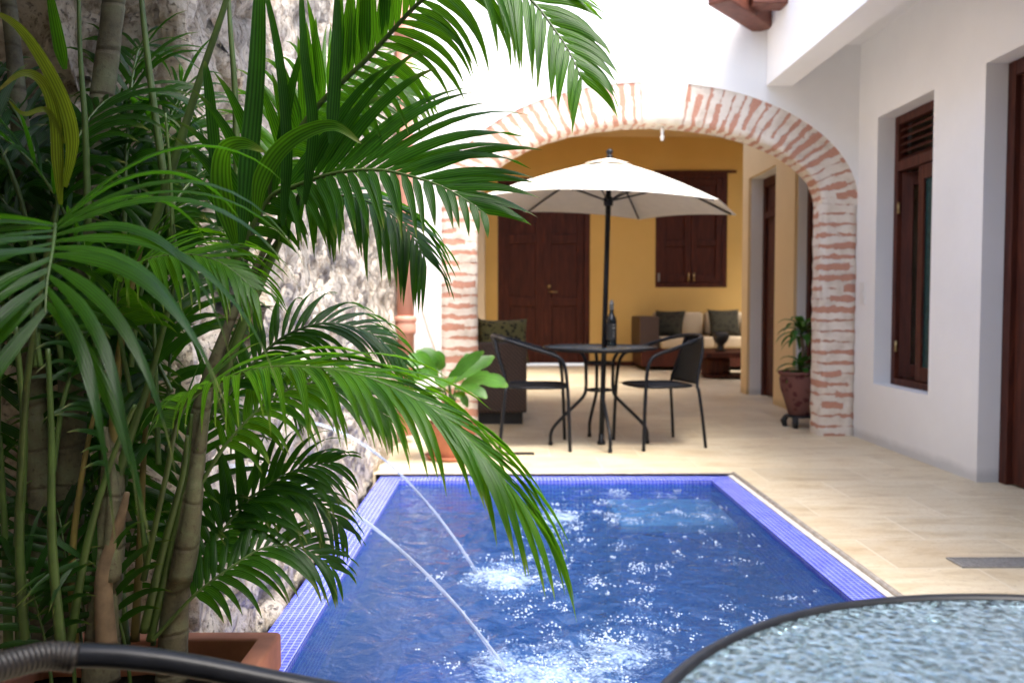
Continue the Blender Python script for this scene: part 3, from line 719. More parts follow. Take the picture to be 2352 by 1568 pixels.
for a, b in ((SX0+.082, sm2-.003), (sm2+.003, SX1-.082)):
    sub('leaf', leaf_panel(a, b, BYK+.03, SZ0+.085, SZ1-.095, ((SZ0+.085, SZ0+.2), (2.0, 2.1), (2.6, 2.68), (SZ1-.2, SZ1-.095)), .1), 'dark_wood', sh)
bm = B()
for s in (-.045, .045): tube(bm, [(sm2+s, BYK+.0, SZ0+.1), (sm2+s, BYK-.02, SZ0+.12), (sm2+s, BYK-.02, SZ0+.22), (sm2+s, BYK+.0, SZ0+.24)], .012, 8)
sub('handle', bm, 'brass', sh, True)
bm = boxes((SX0+.045, SX0+.075, BYK-.012, BYK+.008, SZ0+.1, SZ0+.24), bev=.003); sub('latch', bm, 'grey_metal', sh)
obj('skirting', boxes((KX1+.001, 6.1, BYK-.014, BYK-.001, 0, .075)), 'dark_wood', bw_, smooth=False)
obj('corner_pilaster', boxes((-.85, -.33, 13.6, BYK-.001, 0, 3.8)), 'cream_plaster', bw_, smooth=False)
struct(obj('room_left_wall', boxes((-1.15, -.85, AYB, BYK, -.1, 3.8)), 'yellow_plaster', smooth=False))
struct(obj('room_ceiling', boxes((-1.2, .2, AYB, 14.6, 3.8, 3.95), (.2, 2.4, AYB, 8.4, 3.8, 3.95), (.2, 2.4, 11.6, 14.6, 3.8, 3.95), (2.4, 4.5, AYB, 14.6, 3.8, 3.95), (6.1, 6.3, AYB, 14.6, 3.8, 3.95), (4.5, 6.1, AYB, 10.0, 3.8, 3.95), (4.5, 6.1, 12.9, 14.6, 3.8, 3.95)), 'pale_yellow_plaster', smooth=False))  # the two unseen roof openings are added to bring daylight into the room
struct(obj('street_wall', boxes((-14, 20, 24, 24.4, -.1, 6)), 'white_plaster', smooth=False))
# ================================================================== FURNITURE
def copy_tree(o, parent=None):
    c = o.copy(); COL.objects.link(c)
    if parent is not None: c.parent = parent
    for ch in list(o.children): copy_tree(ch, c)
    return c
def make_table():
    t = thing('patio_table', 'round patio table with pebbled glass top close in front at the right edge', 'table', (0, 0, 0), 0, 'round glass topped patio tables')
    bm = B(); lathe(bm, [(.0, .708), (.404, .708), (.404, .714), (.0, .714)], (0, 0, 0), 72, False)
    obj('glass_top', bm, 'pebbled_glass', t, 'auto')
    prof = [(.403, .703), (.409, .700), (.415, .702), (.418, .707), (.416, .715), (.411, .7185), (.405, .7175), (.403, .7145)]
    bm = B(); lathe(bm, prof, (0, 0, 0), 96, False); obj('rim', bm, 'black_metal', t)
    bm = B(); tube(bm, [(.33*cos(a*pi/16), .33*sin(a*pi/16), .694) for a in range(32)], .009, 8, True)
    for k in range(2): tube(bm, [(.33*cos(k*pi/2), .33*sin(k*pi/2), .694), (-.33*cos(k*pi/2), -.33*sin(k*pi/2), .694)], .008, 8)
    obj('top_frame', bm, 'black_metal', t)
    for k in range(4):
        a = k*pi/2+.05; c_, s_ = cos(a), sin(a)
        bm = B(); tube(bm, [(r*c_, r*s_, z) for r, z in ((.15, .694), (.105, .62), (.10, .52), (.10, .42), (.115, .36), (.17, .30), (.27, .205), (.335, .135), (.358, .085), (.36, .04), (.36, .0))], .0125, 10, sm=4)
        lathe(bm, [(.015, 0), (.016, .025), (.0125, .027)], (.36*c_, .36*s_, 0), 10)
        obj('leg', bm, 'black_metal', t)
    for z in (.60, .40):
        bm = B(); tube(bm, [(.09*cos(a*pi/12), .09*sin(a*pi/12), z) for a in range(24)], .008, 8, True); obj('leg_ring', bm, 'black_metal', t)
    return t
def make_chair():
    t = thing('patio_chair', 'black patio chair', 'chair', (0, 0, 0), 0, 'black tube and wicker patio chairs')
    half = [(.245, .27, 0), (.238, .266, .20), (.228, .262, .42), (.214, .258, .56), (.19, .254, .63), (.14, .250, .668), (.0, .242, .712), (-.14, .226, .755), (-.235, .180, .782), (-.285, .095, .793)]
    full = half + [(-.298, 0, .795)] + [(x, -y, z) for x, y, z in half[::-1]]
    bm = B(); tube(bm, full, .0128, 12, sm=5); obj('arm_frame', bm, 'black_metal', t)
    for s in (1, -1):
        bm = B(); tube(bm, [(-.245, s*.255, 0), (-.225, s*.24, .22), (-.205, s*.222, .40), (-.20, s*.205, .445), (-.225, s*.185, .56), (-.262, s*.162, .68), (-.28, s*.125, .785)], .0115, 10, sm=4)
        obj('leg', bm, 'black_metal', t)
    bm = B(); ring_ = []
    for k in range(28):
        a = 2*pi*k/28; ring_.append((.02+.215*abs(cos(a))**.6*(1 if cos(a) > 0 else -1), .235*abs(sin(a))**.6*(1 if sin(a) > 0 else -1), .44))
    tube(bm, ring_, .010, 8, True); obj('seat_rim', bm, 'black_metal', t)
    bm = B(); n = 14
    gr = []
    for i in range(n+1):
        row = []
        for j in range(n+1):
            x, y = i/n*2-1, j/n*2-1
            row.append(bm.verts.new((.02+.212*x, .232*y*(1-.06*x*x), .440-.022*(1-x*x)*(1-y*y))))
        gr.append(row)
    for i in range(n):
        for j in range(n): bm.faces.new((gr[i][j], gr[i+1][j], gr[i+1][j+1], gr[i][j+1]))
    bmesh.ops.solidify(bm, geom=bm.faces[:], thickness=.010); obj('seat', bm, 'black_wicker', t)
    bm = B(); gr = []
    for i in range(n+1):
        q = i/n; row = []
        for j in range(n+1):
            y = j/n*2-1; w = .20-.055*q
            x = -.20-.085*q**1.1 - .028*(1-y*y)*(.3+.7*q) + .0
            row.append(bm.verts.new((x, w*y, .45+.335*q)))
        gr.append(row)
    for i in range(n):
        for j in range(n): bm.faces.new((gr[i][j], gr[i+1][j], gr[i+1][j+1], gr[i][j+1]))
    bmesh.ops.solidify(bm, geom=bm.faces[:], thickness=.008); obj('backrest', bm, 'black_wicker', t)
    bm = B(); uvl = bm.loops.layers.uv.new('UVMap')
    mid = crom([(-.205, .199, .772), (-.235, .180, .782), (-.285, .095, .793), (-.298, 0, .795), (-.285, -.095, .793), (-.235, -.180, .782), (-.205, -.199, .772)], 6)
    tube(bm, mid, .0146, 12, uvl=uvl)
    for l in [l for f in bm.faces for l in f.loops]: l[uvl].uv.x *= 55
    obj('back_wrap', bm, 'grip_wrap', t)
    return t
def place(t, x, y, rz, label):
    t.location = (x, y, 0); t.rotation_euler = (0, 0, rz); t['label'] = label
tbl = make_table()
place(tbl, .484, .462, .3, 'round pebbled glass patio table close in front at the right edge of the pool')
t2 = copy_tree(tbl); place(t2, .69, 6.18, .05, 'round glass patio table carrying the parasol and dark bottle under the arch')
ch = make_chair()
place(ch, .207, 6.13, 0, 'black patio chair to the left of the parasol table, facing right')
c2 = copy_tree(ch); place(c2, 1.13, 6.20, pi+.27, 'black patio chair to the right of the parasol table, facing left')
c3 = copy_tree(ch); c3.scale = (.9, .9, .9)
place(c3, -.19, .62, R(7.5), 'black patio chair beside the square planter, ribbed wrap on its top rail')
# ---- parasol
PCX, PCY, PCZ, PR, PA, TX, TY = .7703, 6.249, 1.7401, .976, 3.2877, -.05098, .01638
top = at(1400, 366, PCY); base_ = V((.705, 6.18, 0))
ps = thing('parasol', 'cream white parasol standing through the patio table under the arch', 'parasol', base_)
pole_d = (top-base_)
bm = B(); tube(bm, [base_+V((0, 0, .004)), base_+pole_d*.5, top+pole_d*.012], .019, 14); obj('pole', bm, 'black_metal', ps)
bm = B(); lathe(bm, [(.03, .0), (.03, .02), (.021, .03), (.021, .08)], base_, 16); obj('foot', bm, 'black_metal', ps)
bm = B(); lathe(bm, [(.018, 0), (.026, .004), (.024, .018), (.016, .024), (.018, .032), (.026, .045), (.024, .058), (.010, .068)], top+V((0, 0, .005)), 16); obj('finial', bm, 'black_metal', ps)
def rim(k, r=1.0):
    a = PA+k*pi/3; dx_, dy_ = PR*cos(a)*r, PR*sin(a)*r
    return V((PCX+dx_, PCY+dy_, PCZ+TX*dx_+TY*dy_))
def hexcanopy(ap, r0, r1, lift, n=10, m=10, rise=0):
    bm = B()
    for k in range(6):
        gr = []
        for i in range(n+1):
            q = i/n; row = []
            for j in range(m+1):
                s = j/m; rr = r0+(r1-r0)*q
                e = rim(k).lerp(rim(k+1), s); p = ap.lerp(e, rr)
                mid = 4*s*(1-s)
                p += V((0, 0, -.030*mid*rr*(1-rr)*2 + .045*sin(pi*min(1, rr))*.5 + lift + .012*mid*rr**6 + rise*mid*q))
                p = p.lerp(ap, .022*mid*rr**4); row.append(bm.verts.new(p))
            gr.append(row)
        for i in range(n):
            for j in range(m): bm.faces.new((gr[i][j], gr[i+1][j], gr[i+1][j+1], gr[i][j+1]))
    bmesh.ops.remove_doubles(bm, verts=bm.verts, dist=.0005)
    bmesh.ops.solidify(bm, geom=bm.faces[:], thickness=.003)
    return bm
cn = obj('canopy', hexcanopy(top, .03, 1.0, 0), 'canvas', ps, 'auto')
vt = obj('vent', hexcanopy(top, .0, .19, .012, 4, 10, .010), 'canvas', ps, 'auto'); vt.parent = cn
run = base_+pole_d*((1.775)/top.z)
bm = B(); lathe(bm, [(.022, -.035), (.034, -.03), (.036, .02), (.024, .035)], run, 14); obj('runner', bm, 'black_metal', ps)
for k in range(6):
    e = rim(k, .985)
    bm = B(); pp = [top.lerp(e, q)+V((0, 0, .045*sin(pi*q)*.5-.012)) for q in (.02, .25, .5, .75, .97)]
    tube(bm, pp, .0075, 6); r_ = obj('rib', bm, 'black_metal', ps)
    bm = B(); tube(bm, [run, pp[2]+V((0, 0, -.006))], .0065, 6); obj('stretcher', bm, 'black_metal', r_)
# ---- bottle
bp = at(1405, 795, 6.08); bt = thing('bottle', 'dark wine bottle with printed label standing on the parasol table', 'bottle', (bp.x, 6.10, .7215))
bl = V((bp.x, 6.10, .7215))
bm = B(); lathe(bm, [(.030, 0), (.036, .004), (.0375, .02), (.0375, .185), (.033, .208), (.020, .228), (.0150, .245), (.0145, .30), (.017, .302), (.017, .312), (.0135, .314)], bl, 28); obj('body', bm, 'bottle_glass', bt)
bm = B(); lathe(bm, [(.0378, .05), (.0379, .165)], bl, 28, False); obj('label', bm, 'black_plastic', bt)
bm = B()
for z, h_, w in ((.152, .006, .5), (.128, .012, .62), (.105, .004, .45), (.09, .004, .55), (.07, .010, .4)):
    for s in range(int(w*16)):
        if (s*7+int(z*1000)) % 5 == 0: continue
        a0 = -pi/2-w/2+w*s/int(w*16)+.35; a1 = a0+w/int(w*16)*.7
        q = [bm.verts.new(bl+V((.0383*cos(a), .0383*sin(a), zz))) for a, zz in ((a0, z), (a1, z), (a1, z+h_), (a0, z+h_))]; bm.faces.new(q)
lb = obj('label_print', bm, 'bottle_label', bt, smooth=False)
bm = B(); lathe(bm, [(.0155, .262), (.0160, .302), (.0178, .303), (.0178, .313), (.0140, .3155), (.012, .325), (.012, .332), (.004, .334)], bl, 20); obj('cap', bm, 'grey_metal', bt)
# ---- sofas and cushions in the room
so = thing('wicker_sofa', 'dark brown wicker sofa seen end-on beside the left brick pillar', 'sofa', (-.3, 7.9, 0))
obj('frame', boxes((-.78, .185, 7.20, 7.34, .10, .70), (-.78, .185, 8.9, 9.04, .10, .70), (-.78, -.62, 7.34, 8.9, .10, .82), (-.62, .185, 7.34, 8.9, .10, .32), bev=.02), 'brown_wicker', so, smooth=False)
obj('plinth', boxes((-.75, .15, 7.24, 9.0, .0, .10)), 'black_plastic', so, smooth=False)
obj('seat_cushion', boxes((-.60, .17, 7.36, 8.88, .325, .46), bev=.03), 'beige_cloth', so)
def cushion(c, w, h_, t, e, m, label, grp=None):
    bm = B(); pillow(bm, c, w, h_, t, Euler(e)); tag(obj('cushion', bm, m), label, 'cushion', grp)
cushion((-.02, 7.50, .70), .46, .42, .16, (R(70), 0, R(8)), 'leaf_print', 'black and green leaf print cushion lying against the wicker sofa arm')
cushion((-.33, 7.72, .77), .46, .46, .15, (R(60), R(35), R(20)), 'gold_print', 'golden brown patterned cushion leaning behind the leaf print cushion')
sb = thing('corner_sofa', 'low beige sofa with dark base along the yellow back wall', 'sofa', (3.4, 13.6, 0))
obj('base', boxes((2.12, 5.4, 13.15, 14.1, .06, .34), bev=.01), 'dark_wood', sb, smooth=False)
obj('arm', boxes((2.10, 2.40, 13.2, 14.1, .34, .84), bev=.02), 'brown_wicker', sb, smooth=False)
for x0, x1 in ((2.42, 3.25), (3.26, 4.3), (4.31, 5.38)):
    obj('seat_cushion', boxes((x0, x1, 13.12, 13.85, .345, .52), bev=.035), 'beige_cloth', sb)
    obj('back_cushion', boxes((x0+.02, x1-.02, 13.80, 14.08, .53, .90), bev=.05), 'beige_cloth', sb)
cushion((2.62, 13.55, .72), .50, .46, .16, (R(68), 0, R(-28)), 'dark_print', 'dark square cushion leaning beside the sofa arm on the back sofa', 'dark cushions on the back sofa')
cushion((3.52, 13.62, .73), .52, .46, .16, (R(72), 0, R(4)), 'dark_print', 'dark square cushion upright in the middle of the back sofa', 'dark cushions on the back sofa')
cushion((4.10, 13.62, .72), .50, .46, .16, (R(72), 0, R(-6)), 'dark_print', 'dark cushion on the back sofa half hidden by the wall edge', 'dark cushions on the back sofa')
ct = thing('coffee_table', 'low dark wooden coffee table in front of the back sofa', 'table', (3.25, 11.9, 0))
obj('top', boxes((2.72, 3.9, 11.5, 12.3, .30, .37), bev=.01), 'dark_wood', ct, smooth=False)
for x in (2.96, 3.66):
    bm = B(); lathe(bm, [(.17, 0), (.20, .05), (.20, .25), (.17, .30)], (x, 11.9, 0), 20); obj('leg', bm, 'dark_wood', ct)
obj('shelf', boxes((2.8, 3.8, 11.6, 12.2, .03, .05)), 'dark_wood', ct, smooth=False)
bm = B(); lathe(bm, [(.06, 0), (.075, .01), (.05, .05), (.045, .09), (.09, .14), (.115, .2), (.11, .25), (.09, .27), (.08, .255)], (3.02, 11.85, .371), 20)
tag(obj('vase', bm, 'black_plastic'), 'dark goblet shaped vase on the coffee table', 'vase')
# ================================================================== POTS AND PLANTS
def pot(name, label, c, prof, m, soil_r, soil_z, seg=36):
    t = thing(name, label, 'plant pot', c)
    bm = B(); lathe(bm, prof, c, seg, False); obj('pot_body', bm, m, t, 'auto')
    bm = B(); lathe(bm, [(0.001, soil_z-.02), (soil_r, soil_z-.02), (soil_r, soil_z), (soil_r*.5, soil_z+.012), (.001, soil_z+.015)], c, 24, False); obj('soil', bm, 'soil', t)
    return t
pc = V((-.36, 5.62, 0))
tp = pot('terracotta_pot', 'round terracotta pot at the foot of the left brick pillar', pc, [(0.001, .012), (.115, .012), (.125, .02), (.165, .19), (.172, .20), (.172, .245), (.150, .245), (.148, .20), (.14, .19)], 'terracotta', .147, .21)
bm = B(); lathe(bm, [(.001, 0), (.15, 0), (.175, .028), (.165, .03), (.145, .0115), (.001, .0115)], pc, 36, False); obj('saucer', bm, 'terracotta', tp)
bp_ = thing('broadleaf_plant', 'bright green plant with broad notched leaves in the terracotta pot', 'plant', pc+V((0, 0, .22)))
def bleaf(b, mid, tip, W, hint=(0, -.75, .65)):
    bm = B(); uvl = bm.loops.layers.uv.new('UVMap')
    y0 = 5.62
    P0, P1, P2 = at(b[0], b[1], b[2]), at(mid[0], mid[1], mid[2]), at(tip[0], tip[1], tip[2])
    ribbon(bm, uvl, [P0, P1, P2], W*.82, hint, 8, lambda t: (sin(pi*min(1, t*.93+.05))**.75)*(1+.13*sin(t*19)+.06*sin(t*41))*1.0+.02, .10)
    NOFLIP[0] = True; l_ = obj('leaf', bm, 'broad_leaf', bp_); NOFLIP[0] = False
    bm = B(); c0 = pc+V((random.uniform(-.02, .02), random.uniform(-.02, .02), .22))
    tube(bm, [c0, c0.lerp(P0, .5)+V((0, 0, .03)), P0], [.007, .005, .0035], 6, sm=4); s_ = obj('leaf_stem', bm, 'petiole', l_)
for a in (((1005, 868, 5.60), (970, 825, 5.50), (938, 842, 5.42), .16, (.2, -.6, .75)),
          ((1018, 880, 5.55), (985, 858, 5.42), (935, 875, 5.36), .18, (0, -.5, .85)),
          ((1012, 850, 5.72), (1000, 822, 5.68), (955, 806, 5.66), .15, (0, -.6, .7)),
          ((1030, 872, 5.60), (1070, 838, 5.52), (1112, 808, 5.46), .13, (-.2, -.7, .6)),
          ((1034, 878, 5.66), (1090, 845, 5.74), (1135, 818, 5.80), .14, (0, -.6, .7)),
          ((1058, 886, 5.58), (1110, 872, 5.50), (1166, 888, 5.42), .17, (0, -.6, .75)),
          ((1022, 900, 5.50), (990, 898, 5.40), (958, 935, 5.34), .10, (0, -.6, .75)),
          ((1030, 885, 5.48), (1022, 868, 5.32), (1018, 890, 5.22), .16, (0, -.5, .85)),
          ((1000, 862, 5.66), (985, 832, 5.70), (972, 818, 5.74), .11, (.3, -.6, .7)),
          ((1048, 870, 5.70), (1072, 826, 5.76), (1085, 812, 5.80), .10, (-.3, -.6, .7)),
          ((1045, 892, 5.52), (1085, 893, 5.40), (1118, 915, 5.34), .11, (0, -.6, .75)),
          ((1040, 905, 5.52), (1060, 908, 5.44), (1074, 935, 5.42), .07)): bleaf(*a)
gc = V((2.475, 7.06, 0))
gp = pot('glazed_pot', 'dark red glazed patterned pot standing behind the right brick pillar', gc+V((0, 0, .10)), [(.001, 0), (.09, 0), (.10, .01), (.12, .08), (.165, .22), (.175, .30), (.168, .335), (.185, .345), (.188, .365), (.165, .368), (.158, .33)], 'glazed_red', .157, .335)
bm = B(); lathe(bm, [(.12, .085), (.135, .095), (.125, .0999), (.001, .0999)], gc, 24, False)
for k in range(5):
    a = k*2*pi/5+.3; tube(bm, [gc+V((.11*cos(a), .11*sin(a), .09)), gc+V((.135*cos(a), .135*sin(a), .05)), gc+V((.12*cos(a), .12*sin(a), .0))], [.022, .028, .02], 8)
obj('stand', bm, 'black_plastic', gp)
dr_ = thing('dracaena', 'green dracaena with two leaf tufts growing in the glazed pot', 'plant', gc+V((0, 0, .43)))
c0 = gc+V((0, 0, .42))
bm = B(); tube(bm, [c0+V((.01, 0, 0)), c0+V((.02, .01, .2)), c0+V((.0, .0, .34))], .016, 8, sm=4); obj('cane', bm, 'dracaena_cane', dr_)
for zc, n, L in ((.32, 26, .25), (.02, 17, .23)):
    bm = B(); uvl = bm.loops.layers.uv.new('UVMap')
    for k in range(n):
        a = k*2.4+.4; e = R(-5+62*(k/n))
        d = V((cos(a)*cos(e), sin(a)*cos(e), sin(e)))
        blade(bm, uvl, c0+V((0, 0, zc+.10*k/n)), d, V((-sin(a), cos(a), 0)), L*random.uniform(.8, 1.1), .072, 1.5, 8, 0, .15)
    NOFLIP[0] = True; obj('leaf_tuft', bm, 'dracaena_leaf', dr_); NOFLIP[0] = False
# ---- the big palm in its square planter
plx0, plx1, ply0, ply1, plz = -1.09, -.515, 1.43, 1.93, .27
pl = thing('square_planter', 'square terracotta planter at the pool corner holding the palm', 'planter', ((plx0+plx1)/2, (ply0+ply1)/2, 0))
bm = B(); q = .028; ins = .045
def rect(z, d): return [bm.verts.new((x, y, z)) for x, y in ((plx0+d, ply0+d), (plx1-d, ply0+d), (plx1-d, ply1-d), (plx0+d, ply1-d))]
rs_ = [rect(0, .05), rect(plz-.09, .012), rect(plz-.085, 0), rect(plz, 0), rect(plz, ins), rect(plz-.1, ins+.004), rect(.1, ins+.05)]
for a, b in zip(rs_, rs_[1:]):
    for k in range(4): bm.faces.new((a[k], a[(k+1) % 4], b[(k+1) % 4], b[k]))
bm.faces.new(rs_[0]); bm.faces.new(rs_[-1])
bmesh.ops.bevel(bm, geom=[e for e in bm.edges], offset=.008, segments=3, affect='EDGES', profile=.5)
obj('planter_body', bm, 'terracotta', pl, 'auto')
bm = B(); n = 14; gr = [[bm.verts.new((plx0+ins+.006+(plx1-plx0-2*ins-.012)*i/n, ply0+ins+.006+(ply1-ply0-2*ins-.012)*j/n, plz-.085+.015*noise.noise(V((i*.9, j*.9, 2))))) for j in range(n+1)] for i in range(n+1)]
for i in range(n):
    for j in range(n): bm.faces.new((gr[i][j], gr[i+1][j], gr[i+1][j+1], gr[i][j+1]))
bmesh.ops.solidify(bm, geom=bm.faces[:], thickness=.03); obj('soil', bm, 'soil', pl)
pm = thing('palm', 'large many-stemmed green palm with arching fronds in the square planter', 'palm', (-.78, 1.68, plz-.08))
def pts(*a): return [at(u, v, y) for u, v, y in a]
def trunk(p, r, m='trunk', seg=12):
    sp = crom(p, 10); n = len(sp); rr = []
    for i in range(n):
        q = i/(n-1)*(len(r)-1); k = min(int(q), len(r)-2); rr.append((r[k]*(1-(q-k))+r[k+1]*(q-k))*(1+.04*noise.noise(sp[i]*25)+(.03 if i % 7 == 0 else 0)))
    bm = B(); tube(bm, sp, rr, seg); return obj('trunk', bm, m, pm)
def sheath(p, r, m='dry_sheath'):
    sp = crom(p, 6); n = len(sp); bm = B(); tube(bm, sp, [r*(1-.75*i/(n-1)) for i in range(n)], 8); return obj('sheath', bm, m, pm)
trunk(pts((232, 1560, 1.66), (240, 1400, 1.66), (252, 1260, 1.66), (258, 1120, 1.66), (262, 980, 1.67)), [.036, .031, .028, .023, .017])
trunk(pts((395, 1560, 1.70), (402, 1400, 1.70), (425, 1250, 1.70), (440, 1100, 1.70), (465, 930, 1.70), (520, 760, 1.70), (575, 640, 1.70), (625, 540, 1.695)), [.032, .027, .028, .024, .018, .010, .007, .005])
trunk(pts((150, 1450, 1.76), (165, 1000, 1.77), (170, 700, 1.78), (205, 430, 1.79), (240, 180, 1.8), (262, 0, 1.8), (280, -200, 1.8)), [.030, .028, .027, .026, .024, .022, .018])
trunk(pts((95, 1520, 1.72), (95, 1200, 1.74), (80, 900, 1.76), (60, 500, 1.78), (30, 100, 1.8), (-10, -200, 1.8)), [.026, .024, .022, .02, .016, .014], 'trunk')
sheath(pts((245, 1480, 1.63), (238, 1330, 1.63), (262, 1240, 1.635), (280, 1180, 1.63), (292, 1130, 1.63)), .021)
sheath(pts((415, 1330, 1.68), (440, 1180, 1.68), (452, 1060, 1.68), (478, 900, 1.68)), .024, 'trunk')
sheath(pts((255, 1330, 1.64), (262, 1180, 1.64), (258, 1100, 1.64), (238, 980, 1.64)), .021, 'trunk')
# bare leaf stalks fanning up from the base
def stalk(p, r0, m='petiole'):
    bm = B(); sp = crom(p, 8); n = len(sp); tube(bm, sp, [r0*(1-.6*i/(n-1)) for i in range(n)], 8); return obj('leaf_stalk', bm, m, pm)
for p, r, m in (
    (pts((340, 560, 1.70), (400, 370, 1.69), (460, 180, 1.68), (520, 0, 1.67), (545, -120, 1.67)), .0105, 'petiole'),
    (pts((405, 620, 1.72), (375, 400, 1.72), (345, 180, 1.73), (325, 0, 1.73), (320, -100, 1.73)), .010, 'petiole'),
    (pts((545, 420, 1.73), (540, 220, 1.74), (528, 50, 1.74), (520, -100, 1.75)), .008, 'petiole'),
    (pts((202, 520, 1.62), (196, 300, 1.62), (184, 120, 1.62), (180, -60, 1.62)), .0075, 'petiole'),
    (pts((400, 620, 1.66), (392, 420, 1.66), (380, 260, 1.66)), .0055, 'petiole'),
    (pts((268, 1060, 1.66), (262, 960, 1.66), (282, 760, 1.66), (330, 540, 1.67)), .012, 'old_petiole'),
    (pts((260, 1130, 1.66), (300, 1000, 1.66), (350, 850, 1.67), (410, 620, 1.68)), .011, 'petiole'),
    (pts((330, 1450, 1.66), (375, 1260, 1.65), (420, 1090, 1.63), (430, 1000, 1.62)), .0095, 'petiole'),
    (pts((345, 1470, 1.68), (390, 1270, 1.68), (425, 1110, 1.68), (440, 950, 1.68)), .009, 'petiole'),
    (pts((310, 1470, 1.72), (322, 1250, 1.72), (330, 1050, 1.72), (345, 850, 1.72)), .010, 'old_petiole'),
    (pts((160, 1480, 1.62), (200, 1250, 1.61), (255, 1060, 1.6), (310, 930, 1.58)), .0095, 'petiole'),
    (pts((140, 1480, 1.58), (120, 1250, 1.56), (118, 1000, 1.55), (110, 800, 1.55)), .0105, 'petiole'),
    (pts((175, 1500, 1.65), (165, 1300, 1.65), (190, 1080, 1.65), (240, 850, 1.65)), .009, 'old_petiole'),
    (pts((60, 1500, 1.6), (45, 1250, 1.58), (55, 1000, 1.55), (35, 750, 1.5)), .0105, 'petiole'),
    (pts((20, 1500, 1.68), (12, 1250, 1.68), (0, 1000, 1.68)), .010, 'petiole'),
    (pts((290, 1480, 1.76), (275, 1250, 1.78), (300, 1000, 1.8), (345, 700, 1.8)), .0095, 'petiole'),
    (pts((500, 900, 1.70), (570, 720, 1.69), (640, 560, 1.69), (700, 420, 1.69)), .011, 'petiole'),
    (pts((490, 900, 1.71), (555, 740, 1.72), (600, 620, 1.72), (690, 470, 1.7)), .010, 'petiole')): stalk(p, r, m)
# fronds one can pick out in the photograph
FR = lambda *a, **k: frond(pm, *a, **k)
FR(pts((560, 580, 1.72), (685, 303, 1.68), (850, 128, 1.62), (977, -5, 1.56), (1095, -60, 1.51), (1205, -12, 1.47), (1284, 83, 1.44), (1320, 145, 1.42), (1336, 185, 1.415)), .205, 44, hint=(.15, -.85, .25), ang=(66, 30), lift=6, droop=1.3, W=.020, start=.20, rad=.0085, m='young_palm_leaf', taper=.45, B2=(.22, .10, 1.25, 42, 40, .026, 14))
FR(pts((525, 640, 1.72), (612, 466, 1.69), (685, 426, 1.66), (776, 397, 1.62), (867, 391, 1.58), (940, 404, 1.55), (1013, 428, 1.525), (1068, 458, 1.51), (1112, 490, 1.505)), .17, 25, hint=(.1, -.85, .30), ang=(62, 34), lift=20, droop=1.0, W=.024, start=.10, taper=.26, rad=.0075, B2=(.33, 1.0, .45, 47, 28, .031, 12))
FR(pts((330, 1330, 1.66), (380, 1100, 1.58), (422, 933, 1.52), (527, 868, 1.43), (633, 843, 1.37), (773, 850, 1.31), (890, 885, 1.27), (1000, 945, 1.24), (1090, 1025, 1.22), (1165, 1110, 1.21)), .20, 38, hint=(.25, -.35, .9), ang=(50, 12), lift=8, droop=1.35, W=.020, start=.30, m='young_palm_leaf', taper=.95, rad=.007, B2=(.27, .55, 1.3, 34, 12, .017, 12))
FR(pts((425, 1390, 1.72), (443, 1326, 1.73), (510, 1220, 1.77), (598, 1126, 1.80), (680, 1078, 1.82), (760, 1062, 1.84)), .19, 20, hint=(0, -.7, .6), ang=(62, 30), lift=18, droop=1.2, W=.020, start=.15, rad=.0055)
FR(pts((350, 1470, 1.66), (400, 1415, 1.67), (453, 1361, 1.68), (527, 1305, 1.70), (612, 1256, 1.73), (700, 1262, 1.76), (765, 1305, 1.78)), .17, 20, hint=(0, -.6, .75), ang=(60, 30), lift=18, droop=1.2, W=.019, start=.25, rad=.005)
FR(pts((450, 1000, 1.74), (560, 860, 1.78), (650, 775, 1.81), (750, 742, 1.84), (850, 765, 1.87), (925, 830, 1.89)), .18, 30, hint=(.1, -.55, .8), ang=(60, 25), lift=14, droop=1.15, W=.016, start=.2, rad=.0055)
FR(pts((450, 1130, 1.70), (520, 1020, 1.71), (620, 920, 1.73), (720, 880, 1.75), (820, 900, 1.77), (890, 960, 1.79)), .18, 26, hint=(.1, -.5, .8), ang=(60, 25), lift=12, droop=1.3, W=.018, start=.2, rad=.0055, m='young_palm_leaf')
FR(pts((560, 560, 1.80), (650, 360, 1.85), (720, 250, 1.88), (800, 190, 1.91), (880, 180, 1.94), (940, 215, 1.96)), .22, 30, hint=(.1, -.8, .5), ang=(66, 26), lift=8, droop=1.0, W=.018, start=.2, rad=.006, m='young_palm_leaf')
FR(pts((610, 480, 1.76), (700, 455, 1.72), (780, 450, 1.69), (860, 470, 1.66), (930, 520, 1.64), (975, 590, 1.63)), .19, 26, hint=(.1, -.5, .8), ang=(66, 30), lift=-2, droop=1.4, W=.020, start=.1, rad=.005, taper=.6)
FR(pts((470, 1250, 1.78), (560, 1150, 1.80), (650, 1120, 1.82), (730, 1150, 1.84), (790, 1215, 1.85)), .16, 20, hint=(0, -.6, .8), ang=(60, 30), lift=14, droop=1.3, W=.017, start=.15, rad=.0045)
FR(pts((395, 900, 1.74), (330, 760, 1.78), (300, 640, 1.8), (320, 540, 1.82), (380, 500, 1.84)), .19, 22, hint=(0, -.9, .3), ang=(60, 30), lift=6, droop=.8, W=.016, start=.15, rad=.005)
FR(pts((300, 900, 1.66), (270, 720, 1.65), (300, 620, 1.62), (400, 585, 1.58), (500, 600, 1.55), (580, 660, 1.53)), .2, 26, hint=(0, -.5, .8), ang=(62, 26), lift=12, droop=1.1, W=.019, start=.2, rad=.0055, m='young_palm_leaf')
# foreground frond that bends over towards the viewer
FR(pts((40, 1250, 1.60), (60, 900, 1.46), (95, 650, 1.27), (124, 520, 1.10), (122, 565, 1.0), (108, 650, .95), (104, 720, .93)), .38, 14, hint=(0, -.55, .85), ang=(78, 30), lift=24, droop=1.65, W=.023, start=.76, rad=.008, taper=.8, nseg=14)
